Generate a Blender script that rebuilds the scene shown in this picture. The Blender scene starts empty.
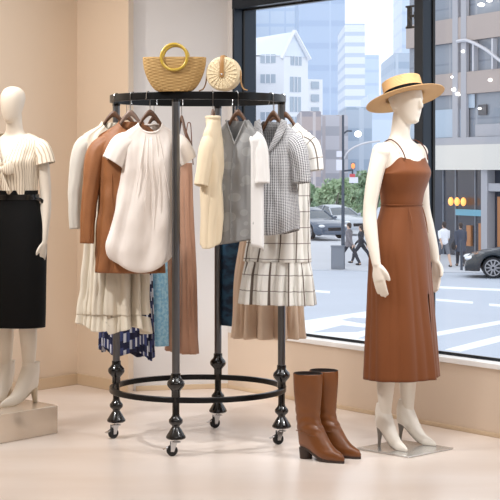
import bpy, math, random
from mathutils import Vector, Matrix, noise
PI = math.pi
R = math.radians
scn = bpy.context.scene
COL = scn.collection
random.seed(4)
EYE = 1.355
F = 1600.0
HOR = 170.0

def at(x, y, D):
    return Vector(((x - 250) / F * D, D, EYE + (HOR - y) / F * D))

# ------------------------------------------------------------------ materials
def lin(c):
    def f(v):
        v /= 255.0
        return v / 12.92 if v <= 0.04045 else ((v + 0.055) / 1.055) ** 2.4
    return (f(c[0]), f(c[1]), f(c[2]), 1)

class NT:
    def __init__(s, name):
        s.m = bpy.data.materials.new(name)
        s.m.use_nodes = True
        s.t = s.m.node_tree
        s.b = s.t.nodes['Principled BSDF']
    def n(s, typ, **kw):
        nd = s.t.nodes.new(typ)
        for k, v in kw.items():
            if k.startswith('i_'):
                nd.inputs[k[2:].replace('_', ' ')].default_value = v
            else:
                setattr(nd, k, v)
        return nd
    def l(s, a, b):
        s.t.links.new(a, b)
    def math(s, op, a, b=None):
        nd = s.t.nodes.new('ShaderNodeMath'); nd.operation = op
        for i, v in enumerate((a, b)):
            if v is None: continue
            if isinstance(v, (int, float)): nd.inputs[i].default_value = v
            else: s.l(v, nd.inputs[i])
        return nd.outputs[0]
    def mix(s, fac, a, b):
        nd = s.t.nodes.new('ShaderNodeMix'); nd.data_type = 'RGBA'
        if isinstance(fac, (int, float)): nd.inputs[0].default_value = fac
        else: s.l(fac, nd.inputs[0])
        for i, v in ((6, a), (7, b)):
            if isinstance(v, tuple): nd.inputs[i].default_value = v
            else: s.l(v, nd.inputs[i])
        return nd.outputs[2]
    def bump(s, h, st, dist=0.01):
        nd = s.t.nodes.new('ShaderNodeBump')
        nd.inputs['Strength'].default_value = st
        nd.inputs['Distance'].default_value = dist
        s.l(h, nd.inputs['Height']); s.l(nd.outputs[0], s.b.inputs['Normal'])

def mat(name, c, rough=0.6, metal=0.0, nscale=0, nvar=0.06, bump=0, bscale=60, sheen=0, coat=0, emit=None, estr=1, spec=0.5):
    k = NT(name)
    col = lin(c)
    k.b.inputs['Base Color'].default_value = col
    k.b.inputs['Roughness'].default_value = rough
    k.b.inputs['Metallic'].default_value = metal
    k.b.inputs['Specular IOR Level'].default_value = spec
    if sheen: k.b.inputs['Sheen Weight'].default_value = sheen
    if coat:
        k.b.inputs['Coat Weight'].default_value = coat
        k.b.inputs['Coat Roughness'].default_value = 0.08
    tc = k.n('ShaderNodeTexCoord')
    if nscale:
        nz = k.n('ShaderNodeTexNoise'); nz.inputs['Scale'].default_value = nscale
        nz.inputs['Detail'].default_value = 4
        k.l(tc.outputs['Object'], nz.inputs['Vector'])
        d = tuple(min(1, v * (1 - nvar * 2)) for v in col[:3]) + (1,)
        e = tuple(min(1, v * (1 + nvar)) for v in col[:3]) + (1,)
        k.l(k.mix(nz.outputs[0], d, e), k.b.inputs['Base Color'])
    if bump:
        nb = k.n('ShaderNodeTexNoise'); nb.inputs['Scale'].default_value = bscale
        k.l(tc.outputs['Object'], nb.inputs['Vector'])
        k.bump(nb.outputs[0], bump)
    if emit:
        k.b.inputs['Emission Color'].default_value = lin(emit)
        k.b.inputs['Emission Strength'].default_value = estr
    return k.m

def weave_bump(k, scale, st):
    uv = k.n('ShaderNodeUVMap')
    ch = k.n('ShaderNodeTexNoise'); ch.inputs['Scale'].default_value = scale
    k.l(uv.outputs[0], ch.inputs['Vector'])
    k.bump(ch.outputs[0], st, 0.002)

def cloth(name, c, rough=0.85, sheen=0.15, var=0.05):
    k = NT(name)
    col = lin(c)
    k.b.inputs['Roughness'].default_value = rough
    k.b.inputs['Sheen Weight'].default_value = sheen
    k.b.inputs['Specular IOR Level'].default_value = 0.25
    uv = k.n('ShaderNodeUVMap')
    nz = k.n('ShaderNodeTexNoise'); nz.inputs['Scale'].default_value = 9
    k.l(uv.outputs[0], nz.inputs['Vector'])
    d = tuple(v * (1 - var * 2) for v in col[:3]) + (1,)
    k.l(k.mix(nz.outputs[0], d, col), k.b.inputs['Base Color'])
    weave_bump(k, 420, 0.25)
    return k.m

def mod_line(k, coord, period, width, off=0.0):
    a = k.math('ADD', coord, off + 50 * period)
    m = k.math('MODULO', a, period)
    return k.math('LESS_THAN', m, width)

def pattern_check(name):
    k = NT(name)
    k.b.inputs['Roughness'].default_value = 0.85
    uv = k.n('ShaderNodeUVMap'); sp = k.n('ShaderNodeSeparateXYZ'); k.l(uv.outputs[0], sp.inputs[0])
    a = mod_line(k, sp.outputs[0], 0.060, 0.0048)
    b = mod_line(k, sp.outputs[1], 0.078, 0.0034, 0.02)
    base = k.mix(a, lin((240, 238, 233)), lin((104, 92, 84)))
    k.l(k.mix(b, base, lin((104, 92, 84))), k.b.inputs['Base Color'])
    return k.m

def pattern_hound(name):
    k = NT(name)
    k.b.inputs['Roughness'].default_value = 0.9
    uv = k.n('ShaderNodeUVMap')
    mp = k.n('ShaderNodeMapping'); mp.inputs['Rotation'].default_value = (0, 0, R(45))
    k.l(uv.outputs[0], mp.inputs[0])
    ch = k.n('ShaderNodeTexChecker'); ch.inputs['Scale'].default_value = 190
    ch.inputs['Color1'].default_value = lin((206, 206, 208)); ch.inputs['Color2'].default_value = lin((98, 98, 102))
    k.l(mp.outputs[0], ch.inputs[0])
    k.l(ch.outputs[0], k.b.inputs['Base Color'])
    k.bump(ch.outputs[1], 0.3, 0.003)
    return k.m

def pattern_navy(name):
    k = NT(name)
    k.b.inputs['Roughness'].default_value = 0.8
    uv = k.n('ShaderNodeUVMap')
    sp = k.n('ShaderNodeSeparateXYZ'); k.l(uv.outputs[0], sp.inputs[0])
    cu = k.math('MULTIPLY', sp.outputs[0], 1 / .014)
    ci = k.math('FLOOR', cu); cf = k.math('FRACT', cu)
    wn = k.n('ShaderNodeTexWhiteNoise'); wn.noise_dimensions = '1D'; k.l(ci, wn.inputs['W'])
    fv = k.math('FRACT', k.math('ADD', k.math('MULTIPLY', k.math('ADD', sp.outputs[1], 3.0), 1 / .085), k.math('MULTIPLY', wn.outputs[0], 3.0)))
    white = k.math('MULTIPLY', k.math('LESS_THAN', fv, .55), k.math('LESS_THAN', cf, .42))
    dark = k.math('GREATER_THAN', fv, .6)
    base = k.mix(dark, lin((54, 62, 106)), lin((22, 26, 58)))
    k.l(k.mix(white, base, lin((214, 216, 226))), k.b.inputs['Base Color'])
    return k.m

def pattern_spots(name, base, spot, scale, thr, rough=0.6, rnd=0.0):
    k = NT(name)
    k.b.inputs['Roughness'].default_value = rough
    uv = k.n('ShaderNodeUVMap')
    v = k.n('ShaderNodeTexVoronoi'); v.inputs['Scale'].default_value = scale
    v.inputs['Randomness'].default_value = rnd
    k.l(uv.outputs[0], v.inputs['Vector'])
    f = k.math('LESS_THAN', v.outputs['Distance'], thr)
    k.l(k.mix(f, lin(base), lin(spot)), k.b.inputs['Base Color'])
    weave_bump(k, 300, 0.15)
    return k.m

def pattern_mottle(name, a, b, scale, rough=0.8, c=None):
    k = NT(name)
    k.b.inputs['Roughness'].default_value = rough
    uv = k.n('ShaderNodeUVMap')
    nz = k.n('ShaderNodeTexNoise'); nz.inputs['Scale'].default_value = scale; nz.inputs['Detail'].default_value = 6
    k.l(uv.outputs[0], nz.inputs['Vector'])
    rp = k.n('ShaderNodeValToRGB')
    rp.color_ramp.elements[0].position = 0.42; rp.color_ramp.elements[0].color = lin(a)
    rp.color_ramp.elements[1].position = 0.58; rp.color_ramp.elements[1].color = lin(b)
    k.l(nz.outputs[0], rp.inputs[0]); k.l(rp.outputs[0], k.b.inputs['Base Color'])
    k.bump(nz.outputs[0], 0.4, 0.004)
    return k.m

def pattern_stripes(name, a, b):
    k = NT(name)
    k.b.inputs['Roughness'].default_value = 0.8
    uv = k.n('ShaderNodeUVMap')
    sp = k.n('ShaderNodeSeparateXYZ'); k.l(uv.outputs[0], sp.inputs[0])
    nz = k.n('ShaderNodeTexNoise'); nz.inputs['Scale'].default_value = 14
    k.l(uv.outputs[0], nz.inputs['Vector'])
    x = k.math('ADD', sp.outputs[0], k.math('MULTIPLY', nz.outputs[0], 0.012))
    m = k.math('MODULO', k.math('ADD', x, 5.0), 0.0125)
    f = k.math('LESS_THAN', m, 0.004)
    f = k.math('MULTIPLY', f, 0.65)
    k.l(k.mix(f, lin(a), lin(b)), k.b.inputs['Base Color'])
    weave_bump(k, 300, 0.2)
    return k.m

def straw(name, a, b, sx=260, sy=260, bump=0.6):
    k = NT(name)
    k.b.inputs['Roughness'].default_value = 0.75
    uv = k.n('ShaderNodeUVMap')
    sp = k.n('ShaderNodeSeparateXYZ'); k.l(uv.outputs[0], sp.inputs[0])
    u = k.math('SINE', k.math('MULTIPLY', sp.outputs[0], sx))
    v = k.math('SINE', k.math('MULTIPLY', sp.outputs[1], sy))
    w = k.math('ADD', k.math('MULTIPLY', k.math('MULTIPLY', u, v), 0.35), 0.5)
    nz = k.n('ShaderNodeTexNoise'); nz.inputs['Scale'].default_value = 30
    k.l(uv.outputs[0], nz.inputs['Vector'])
    f = k.math('ADD', k.math('MULTIPLY', w, 0.6), k.math('MULTIPLY', nz.outputs[0], 0.4))
    k.l(k.mix(f, lin(b), lin(a)), k.b.inputs['Base Color'])
    k.bump(w, bump, 0.004)
    return k.m

def wood(name, a, b):
    k = NT(name)
    k.b.inputs['Roughness'].default_value = 0.38
    tc = k.n('ShaderNodeTexCoord')
    mp = k.n('ShaderNodeMapping'); mp.inputs['Scale'].default_value = (4, 40, 60)
    k.l(tc.outputs['Object'], mp.inputs[0])
    nz = k.n('ShaderNodeTexNoise'); nz.inputs['Scale'].default_value = 2.0; nz.inputs['Detail'].default_value = 5
    k.l(mp.outputs[0], nz.inputs['Vector'])
    k.l(k.mix(nz.outputs[0], lin(a), lin(b)), k.b.inputs['Base Color'])
    return k.m

def bands(name, a, b, pz, wz, px=None, wx=None, c=None, rough=0.3):
    """horizontal floor bands (object z) and optional mullion lines (object x+y)"""
    k = NT(name)
    k.b.inputs['Roughness'].default_value = rough
    tc = k.n('ShaderNodeTexCoord'); sp = k.n('ShaderNodeSeparateXYZ'); k.l(tc.outputs['Object'], sp.inputs[0])
    f = mod_line(k, sp.outputs[2], pz, wz)
    colr = k.mix(f, lin(a), lin(b))
    if px:
        g = mod_line(k, k.math('ADD', sp.outputs[0], sp.outputs[1]), px, wx)
        colr = k.mix(g, colr, lin(c or b))
    k.l(colr, k.b.inputs['Base Color'])
    return k.m

def glass_mat(name, tint=(250, 252, 255), refl=0.9):
    k = NT(name)
    t = k.t
    tr = k.n('ShaderNodeBsdfTransparent'); tr.inputs[0].default_value = lin(tint)
    gl = k.n('ShaderNodeBsdfGlossy'); gl.inputs['Roughness'].default_value = 0.02
    lw = k.n('ShaderNodeLayerWeight'); lw.inputs[0].default_value = 0.5
    f = k.math('ADD', k.math('MULTIPLY', k.math('POWER', lw.outputs['Facing'], 5.0), 0.7), 0.02)
    mx = k.n('ShaderNodeMixShader')
    k.l(f, mx.inputs[0]); k.l(tr.outputs[0], mx.inputs[1]); k.l(gl.outputs[0], mx.inputs[2])
    out = [n for n in t.nodes if n.type == 'OUTPUT_MATERIAL'][0]
    k.l(mx.outputs[0], out.inputs[0])
    return k.m

# ------------------------------------------------------------------ mesh builder
def sgn(v): return -1 if v < 0 else 1
def lerp(a, b, t): return a + (b - a) * t
def sstep(a, b, x):
    if a == b: return float(x >= b)
    t = max(0, min(1, (x - a) / (b - a)))
    return t * t * (3 - 2 * t)
def interp(keys, t):
    if t <= keys[0][0]: return keys[0][1]
    for (a, va), (b, vb) in zip(keys, keys[1:]):
        if t <= b: return lerp(va, vb, (t - a) / (b - a) if b > a else 1)
    return keys[-1][1]
def smooth_keys(keys, n):
    """Catmull-Rom through tuples of numbers, n samples"""
    K = len(keys) - 1
    out = []
    for i in range(n):
        u = i / (n - 1) * K
        j = min(int(u), K - 1); t = u - j
        p0 = keys[max(j - 1, 0)]; p1 = keys[j]; p2 = keys[j + 1]; p3 = keys[min(j + 2, K)]
        out.append(tuple(0.5 * ((2 * b) + (c - a) * t + (2 * a - 5 * b + 4 * c - d) * t * t + (3 * b - a - 3 * c + d) * t ** 3)
                         for a, b, c, d in zip(p0, p1, p2, p3)))
    return out

class MB:
    def __init__(s):
        s.v = []; s.f = []; s.uv = []
    def add(s, vs, fs, uvs=None):
        o = len(s.v)
        s.v += [tuple(p) for p in vs]
        for i, f in enumerate(fs):
            s.f.append([o + k for k in f])
            s.uv.append(uvs[i] if uvs else None)
        return s
    def grid(s, rows, closed=True, cap0=False, cap1=False, uvf=None, skip=None):
        n = len(rows[0]); o = len(s.v)
        for r in rows: s.v += [tuple(p) for p in r]
        m = n if closed else n - 1
        for i in range(len(rows) - 1):
            for j in range(m):
                if skip and skip(i, j): continue
                k = (j + 1) % n
                s.f.append([o + i * n + j, o + i * n + k, o + (i + 1) * n + k, o + (i + 1) * n + j])
                s.uv.append([uvf(i, j), uvf(i, j + 1), uvf(i + 1, j + 1), uvf(i + 1, j)] if uvf else None)
        if cap0: s.f.append([o + j for j in range(n)][::-1]); s.uv.append(None)
        if cap1: s.f.append([o + (len(rows) - 1) * n + j for j in range(n)]); s.uv.append(None)
        return s
    def box(s, c, d, rot=0.0, bev=0):
        x, y, z = (k / 2 for k in d)
        M = Matrix.Rotation(rot, 3, 'Z')
        vs = [Vector(c) + M @ Vector((a * x, b * y, e * z)) for e in (-1, 1) for a, b in ((-1, -1), (1, -1), (1, 1), (-1, 1))]
        return s.add(vs, [(3, 2, 1, 0), (4, 5, 6, 7), (0, 1, 5, 4), (1, 2, 6, 5), (2, 3, 7, 6), (3, 0, 4, 7)])
    def prism(s, poly, lo, hi):
        """poly: list of Vector on one plane offset by lo / hi vectors"""
        n = len(poly)
        vs = [p + lo for p in poly] + [p + hi for p in poly]
        fs = [list(range(n))[::-1], list(range(n, 2 * n))] + [(i, (i + 1) % n, n + (i + 1) % n, n + i) for i in range(n)]
        return s.add(vs, fs)
    def tube(s, pts, rad, n=12, closed=False, cap=True, flat=None):
        pts = [Vector(p) for p in pts]
        if not isinstance(rad, (list, tuple)): rad = [rad] * len(pts)
        rows = []; up = None
        L = len(pts)
        for i, p in enumerate(pts):
            if closed: t = pts[(i + 1) % L] - pts[i - 1]
            else: t = pts[min(i + 1, L - 1)] - pts[max(i - 1, 0)]
            t.normalize()
            if up is None:
                up = Vector((0, 0, 1)) if abs(t.z) < 0.9 else Vector((0, 1, 0))
            a = (up - t * up.dot(t)).normalized(); up = a
            b = t.cross(a)
            fa, fb = flat if flat else (1, 1)
            rows.append([p + a * (math.cos(2 * PI * j / n) * rad[i] * fa) + b * (math.sin(2 * PI * j / n) * rad[i] * fb) for j in range(n)])
        if closed: rows.append(rows[0])
        Ls = [0]
        for i in range(1, len(rows)): Ls.append(Ls[-1] + (pts[i % L] - pts[i - 1]).length)
        return s.grid(rows, True, cap and not closed, cap and not closed,
                      uvf=lambda i, j: (j / n * 2 * PI * rad[min(i, L - 1)], Ls[i]))
    def lathe(s, prof, n=28, c=(0, 0, 0), axis='Z', cap=True):
        rows = []
        for r, z in prof:
            row = []
            for j in range(n):
                a = 2 * PI * j / n
                if axis == 'Z': p = Vector((r * math.cos(a), r * math.sin(a), z))
                elif axis == 'Y': p = Vector((r * math.cos(a), z, -r * math.sin(a)))
                else: p = Vector((z, r * math.cos(a), r * math.sin(a)))
                row.append(p + Vector(c))
            rows.append(row)
        Ls = [0]
        for i in range(1, len(prof)): Ls.append(Ls[-1] + math.dist(prof[i], prof[i - 1]))
        return s.grid(rows, True, cap, cap, uvf=lambda i, j: (j / n * 2 * PI * max(0.03, prof[i][0]), Ls[i]))
    def ball(s, c, r, n=16):
        rx, ry, rz = r if isinstance(r, (tuple, list)) else (r, r, r)
        rows = []
        for i in range(n // 2 + 1):
            ph = -PI / 2 + PI * i / (n // 2)
            ph = max(-PI / 2 + 0.02, min(PI / 2 - 0.02, ph))
            rows.append([Vector(c) + Vector((rx * math.cos(ph) * math.cos(2 * PI * j / n), ry * math.cos(ph) * math.sin(2 * PI * j / n), rz * math.sin(ph))) for j in range(n)])
        return s.grid(rows, True, True, True)
    def loft(s, keys, n=28, m=24, pw=0.9, cap=True):
        """keys: (z, hw, hd, xoff, yoff) horizontal slices"""
        rows = []
        for z, hw, hd, xo, yo in smooth_keys(keys, m):
            rows.append([Vector((xo + hw * sgn(math.cos(a)) * abs(math.cos(a)) ** pw, yo + hd * sgn(math.sin(a)) * abs(math.sin(a)) ** pw, z))
                         for a in (2 * PI * j / n for j in range(n))])
        return s.grid(rows, True, cap, cap)
    def xform(s, M):
        s.v = [tuple(M @ Vector(p)) for p in s.v]; return s
    def mesh(s, name, angle=40):
        me = bpy.data.meshes.new(name)
        me.from_pydata(s.v, [], s.f)
        uvl = me.uv_layers.new(name='UVMap')
        vs = s.v
        li = 0
        for f, u in zip(s.f, s.uv):
            for k, vi in enumerate(f):
                uvl.data[li].uv = u[k] if u else (vs[vi][0] + vs[vi][1], vs[vi][2])
                li += 1
        me.shade_smooth()
        me.set_sharp_from_angle(angle=R(angle))
        return me
    def build(s, name, m, parent=None, angle=40, bevel=0, solid=0):
        o = bpy.data.objects.new(name, s.mesh(name, angle))
        o.data.materials.append(m)
        COL.objects.link(o)
        if parent: o.parent = parent
        if solid:
            md = o.modifiers.new('thickness', 'SOLIDIFY'); md.thickness = solid; md.offset = 0
        if bevel:
            md = o.modifiers.new('bevel', 'BEVEL'); md.width = bevel; md.segments = 2; md.limit_method = 'ANGLE'
        return o
    def remeshed(s, name, m, parent=None, voxel=0.005, it=6, fac=0.5):
        me = bpy.data.meshes.new('raw'); me.from_pydata(s.v, [], s.f)
        o = bpy.data.objects.new(name, me); COL.objects.link(o)
        r = o.modifiers.new('r', 'REMESH'); r.mode = 'VOXEL'; r.voxel_size = voxel
        sm = o.modifiers.new('s', 'SMOOTH'); sm.iterations = it; sm.factor = fac
        dg = bpy.context.evaluated_depsgraph_get()
        nm = bpy.data.meshes.new_from_object(o.evaluated_get(dg))
        o.modifiers.clear(); o.data = nm; nm.name = name
        nm.materials.clear(); nm.materials.append(m); nm.shade_smooth()
        if parent: o.parent = parent
        return o

def tag(o, label=None, cat=None, group=None, kind=None):
    for k, v in (('label', label), ('category', cat), ('group', group), ('kind', kind)):
        if v: o[k] = v
    return o
def thing(name, label, cat, loc=(0, 0, 0), rz=0.0, group=None):
    o = bpy.data.objects.new(name, None); COL.objects.link(o)
    o.empty_display_size = 0.1
    o.location = loc; o.rotation_euler = (0, 0, rz)
    return tag(o, label, cat, group)
def struct(name, mb, m, parent=None, bevel=0):
    o = mb.build(name, m, parent, bevel=bevel)
    if not parent: o['kind'] = 'structure'
    return o

# ------------------------------------------------------------------ palette
M = {}
M['wall_beige'] = mat('beige wall paint', (228, 208, 186), 0.75, nscale=1.2, nvar=0.02, bump=0.05, bscale=180)
M['wall_white'] = mat('white wall paint', (226, 222, 220), 0.8, nscale=1.0, nvar=0.01)
M['lowwall'] = mat('beige sill wall paint', (224, 204, 184), 0.75, nscale=1.5, nvar=0.03)
M['ceil'] = mat('ceiling paint', (240, 238, 234), 0.9)
M['sill'] = mat('white sill', (248, 248, 248), 0.4)
M['skirting'] = mat('skirting paint', (214, 190, 160), 0.5)
M['frame'] = mat('slate window frame', (40, 48, 58), 0.3, 0.5)
M['gasket'] = mat('black gasket', (14, 14, 15), 0.5)
M['glass'] = glass_mat('clear pane')
M['rack'] = mat('black steel', (26, 27, 29), 0.3, 0.6)
M['tubesteel'] = mat('dark steel tube', (118, 120, 124), 0.32, 1.0)
M['rackball'] = mat('black lacquer', (20, 20, 21), 0.2, 0.2, coat=0.5)
M['chrome'] = mat('chrome', (205, 207, 210), 0.15, 1.0)
M['rubber'] = mat('black rubber', (22, 22, 23), 0.6)
M['hangwood'] = wood('dark hanger wood', (70, 46, 32), (112, 78, 56))
M['hangwood_pale'] = wood('greyish hanger wood', (104, 84, 74), (140, 116, 102))
M['mannequin'] = mat('mannequin cream', (238, 228, 214), 0.38, nscale=2, nvar=0.01)
M['mannequin_warm'] = mat('mannequin warm white', (232, 220, 204), 0.42)

def floor_mat():
    k = NT('polished limestone floor')
    tc = k.n('ShaderNodeTexCoord')
    mp = k.n('ShaderNodeMapping'); mp.inputs['Rotation'].default_value = (0, 0, R(20)); mp.inputs['Scale'].default_value = (0.5, 1.6, 1)
    k.l(tc.outputs['Object'], mp.inputs[0])
    nz = k.n('ShaderNodeTexNoise'); nz.inputs['Scale'].default_value = 1.6; nz.inputs['Detail'].default_value = 5
    k.l(mp.outputs[0], nz.inputs['Vector'])
    rp = k.n('ShaderNodeValToRGB')
    rp.color_ramp.elements[0].position = 0.35; rp.color_ramp.elements[0].color = lin((228, 212, 199))
    rp.color_ramp.elements[1].position = 0.65; rp.color_ramp.elements[1].color = lin((238, 225, 215))
    k.l(nz.outputs[0], rp.inputs[0]); k.l(rp.outputs[0], k.b.inputs['Base Color'])
    k.b.inputs['Roughness'].default_value = 0.3
    return k.m
M['floor'] = floor_mat()

# ------------------------------------------------------------------ the room
TW = Vector((0.6013, -0.7990, 0)); NW = Vector((-0.7990, -0.6013, 0)); P0 = Vector((-0.137, 9.95, 0))
def W(s, d, z): return P0 + TW * s + NW * d + Vector((0, 0, z))
def wbox(mb, s0, s1, d0, d1, z0, z1):
    vs = [W(s, d, z) for z in (z0, z1) for s, d in ((s0, d0), (s0, d1), (s1, d1), (s1, d0))]
    return mb.add(vs, [(3, 2, 1, 0), (4, 5, 6, 7), (0, 1, 5, 4), (1, 2, 6, 5), (2, 3, 7, 6), (3, 0, 4, 7)])

CE = 3.0
LWD = Vector((-0.6081, -0.7939, 0)); LW0 = Vector((-1.095, 10.13, 0))      # left wall runs toward the camera
PE = Vector((-0.737, 9.70, 0))                                            # free edge of the beige pier
lw_end = LW0 + LWD * 13.5
ww_end = W(14.0, 0, 0)
fl = MB()
poly = [LW0 + Vector((-.2, .3, 0)), Vector((-.1, 10.3, 0)), W(0.2, -0.14, 0), W(14, -0.14, 0), Vector((ww_end.x + .2, ww_end.y - .1, 0)), lw_end + Vector((-.2, -.1, 0))]
fl.prism(poly, Vector((0, 0, -0.12)), Vector((0, 0, 0)))
struct('floor', fl, M['floor'])
cl = MB().prism(poly, Vector((0, 0, CE)), Vector((0, 0, CE + 0.1)))
struct('ceiling', cl, M['ceil'])

def wall_seg(mb, a, b, z0, z1, th, side):
    d = (b - a).normalized(); nrm = Vector((-d.y, d.x, 0)) * side * th
    poly = [a, b, b + nrm, a + nrm]
    return mb.prism([Vector((p.x, p.y, 0)) for p in poly], Vector((0, 0, z0)), Vector((0, 0, z1)))
mb = MB(); wall_seg(mb, LW0, lw_end, 0, CE, 0.15, -1); struct('wall_left', mb, M['wall_beige'])
# beige pier
mb = MB()
pp = [LW0 + Vector((0.0, 0.0, 0)), PE, PE + Vector((.10, .55, 0)), LW0 + Vector((.05, .45, 0))]
mb.prism(pp, Vector((0, 0, 0)), Vector((0, 0, CE))); struct('wall_pier', mb, M['wall_beige'])
# white back wall
mb = MB(); wall_seg(mb, Vector((-.80, 9.80, 0)), P0, 0, CE, 0.15, 1); struct('wall_back', mb, M['wall_white'])
# window wall
mb = MB()
wbox(mb, 0.0, 14, 0, -0.14, 0, 0.345)
wbox(mb, 0.0475, 14, 0, -0.14, 2.62, CE)
wbox(mb, 4.2, 14, 0, -0.14, 0.345, 2.62)
struct('wall_right', mb, M['lowwall'])
mb = MB(); wbox(mb, 0.0, 0.0475, 0.002, -0.17, 0.345, CE); struct('trim_6', mb, M['wall_white'])
mb = MB(); wall_seg(mb, lw_end, ww_end, 0, CE, 0.15, -1); struct('wall_front', mb, M['wall_white'])
# skirtings
def skirt(name, a, b, side, h=0.07):
    mb = MB(); wall_seg(mb, a, b, 0, h, 0.012, side)
    struct(name, mb, M['skirting'], bevel=0.003)
skirt('baseboard_left', LW0 + Vector((0.004, -0.002, 0)), lw_end, 1)
skirt('baseboard_pier', LW0, PE, -1)
skirt('baseboard_back', Vector((-.70, 9.818, 0)), P0, -1, 0.03)
skirt('baseboard_right', P0, ww_end, -1, 0.022)
# sill
mb = MB(); wbox(mb, 0.05, 4.2, 0.012, -0.14, 0.345, 0.374); struct('trim_1', mb, M['sill'], bevel=0.004)
# windows
def window(idx, s0, s1):
    t = bpy.data.objects.new('window_%d' % idx, None); COL.objects.link(t); t['kind'] = 'structure'
    f = MB()
    z0, z1 = 0.372, 2.352
    wbox(f, s0, s1, -0.068, -0.11, z0, z0 + 0.012)
    f.build('bottom_rail', M['frame'], t, bevel=0.003)
    p = MB(); wbox(p, s0 - 0.005, s1 + 0.005, -0.080, -0.086, z0 + 0.02, z1 + 0.01)
    p.build('pane', M['glass'], t)
    g = MB()
    for a, b in ((s0, s0 + 0.008), (s1 - 0.008, s1)): wbox(g, a, b, -0.066, -0.0785, z0 + 0.03, z1)
    wbox(g, s0, s1, -0.066, -0.0785, z1 - 0.01, z1)
    wbox(g, s0, s1, -0.066, -0.0785, z0 + 0.012, z0 + 0.018)
    g.build('gasket', M['gasket'], t)
    return t
window(1, 0.065, 1.693)
window(2, 1.764, 4.1)
mb = MB(); wbox(mb, 0.0475, 0.065, 0, -0.17, 0.372, 2.36); struct('trim_2', mb, M['frame'])
mb = MB(); wbox(mb, 1.693, 1.764, 0, -0.092, 0.372, 2.36); struct('trim_3', mb, M['frame'], bevel=0.003)
mb = MB(); wbox(mb, 4.1, 4.2, 0, -0.17, 0.372, 2.36); struct('trim_4', mb, M['frame'])
mb = MB(); wbox(mb, 0.0475, 4.2, 0.004, -0.17, 2.352, 2.62); struct('trim_5', mb, M['frame'])

# serif capital letter fixed to the outside of the glass beside the mullion
lt = MB()
def lbox(s0, s1, z0, z1): wbox(lt, s0, s1, -0.0865, -0.100, z0, z1)
ls, lz = 1.532, 2.13
lbox(ls + .012, ls + .040, lz, lz + .125)
lbox(ls, ls + .10, lz, lz + .010); lbox(ls, ls + .10, lz + .115, lz + .125)
lbox(ls + .04, ls + .075, lz + .060, lz + .072); lbox(ls + .066, ls + .075, lz + .045, lz + .087)
lbox(ls + .092, ls + .10, lz, lz + .032); lbox(ls + .092, ls + .10, lz + .093, lz + .125)
tag(lt.build('window_letter', M['gasket']), 'black serif letter E fixed on the glass beside the dark mullion', 'letter')

# ------------------------------------------------------------------ the rack
RC = Vector((-0.26, 8.0, 0)); RR = 0.43
ZT, ZTB = 1.727, 1.690
rack = thing('clothing_rack', 'round black metal clothing rack on casters with turned posts', 'clothing rack', RC)
def ring(r0, r1, z0, z1, n=96):
    m = MB(); m.lathe([(r0, z0), (r1, z0), (r1, z1), (r0, z1), (r0, z0)], n, cap=False)
    return m
ring(RR - .010, RR + .010, ZTB, ZT).build('top_ring', M['rack'], rack, angle=30, bevel=0.003)
ring(RR - .012, RR + .012, 0.252, 0.278).build('bottom_ring', M['rack'], rack, angle=30, bevel=0.003)
for a in (-102.4, -12.4, 77.6, 167.6):
    px, py = (RR - .004) * math.cos(R(a)), (RR - .004) * math.sin(R(a))
    p = MB()
    p.lathe([(0.0185, 0.37), (0.0185, 1.692)], 24, (px, py, 0))
    post = p.build('post', M['tubesteel'], rack)
    k = MB()
    k.lathe([(.019, .392), (.023, .39), (.023, .372), (.027, .366), (.040, .352), (.042, .343), (.042, .339), (.040, .330), (.026, .314), (.021, .308), (.021, .278)], 28, (px, py, 0))
    k.build('turned_knob', M['rackball'], post)
    k = MB()
    k.lathe([(.017, .300), (.017, .20), (.019, .19), (.022, .185), (.033, .172), (.034, .164), (.032, .156), (.020, .145), (.018, .138), (.024, .130), (.044, .098), (.047, .092), (.047, .086), (.040, .080), (.012, .078)], 28, (px, py, 0))
    k.build('flared_foot', M['rackball'], post)
    c = MB()
    ca = R(200 + a * 0.1)
    ux = Vector((math.cos(ca), math.sin(ca), 0)); uy = Vector((-math.sin(ca), math.cos(ca), 0))
    b0 = Vector((px, py, 0))
    c.lathe([(.011, .084), (.011, .07), (.024, .068), (.024, .064)], 16, (px, py, 0))
    for sg in (-1, 1):
        q = b0 + ux * 0.012 + uy * (0.0155 * sg)
        c.prism([q + Vector((0, 0, .068)) - ux * .018, q + Vector((0, 0, .068)) + ux * .014, q + Vector((0, 0, .022)) + ux * .014, q + Vector((0, 0, .022)) - ux * .002], uy * -0.0015, uy * 0.0015)
    cas = c.build('caster', M['chrome'], rack)
    w = MB()
    wrows = [(.008, -.011), (.024, -.011), (.0265, -.007), (.0265, .007), (.024, .011), (.008, .011)]
    w.lathe(wrows, 24, (0, 0, 0), 'Y')
    w.xform(Matrix.Translation(b0 + ux * 0.018 + Vector((0, 0, .0265))) @ Matrix.Rotation(ca, 4, 'Z'))
    w.build('wheel', M['rubber'], cas)
    l = MB(); q = b0 + ux * 0.040 + Vector((0, 0, .040))
    l.prism([q - uy * .008, q + uy * .008, q + uy * .010 + ux * .022 - Vector((0, 0, .008)), q - uy * .010 + ux * .022 - Vector((0, 0, .008))], Vector((0, 0, -.002)), Vector((0, 0, .002)))
    l.tube([b0 + ux * .018 + Vector((0, 0, .047)), b0 + ux * .046 + Vector((0, 0, .040))], .004, 8)
    l.build('brake_lever', M['chrome'], cas)
    e = MB()
    e.lathe([(.020, ZTB - .012), (.020, ZTB + .002)], 24, (px, py, 0))
    e.build('collar', M['rackball'], post)

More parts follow.
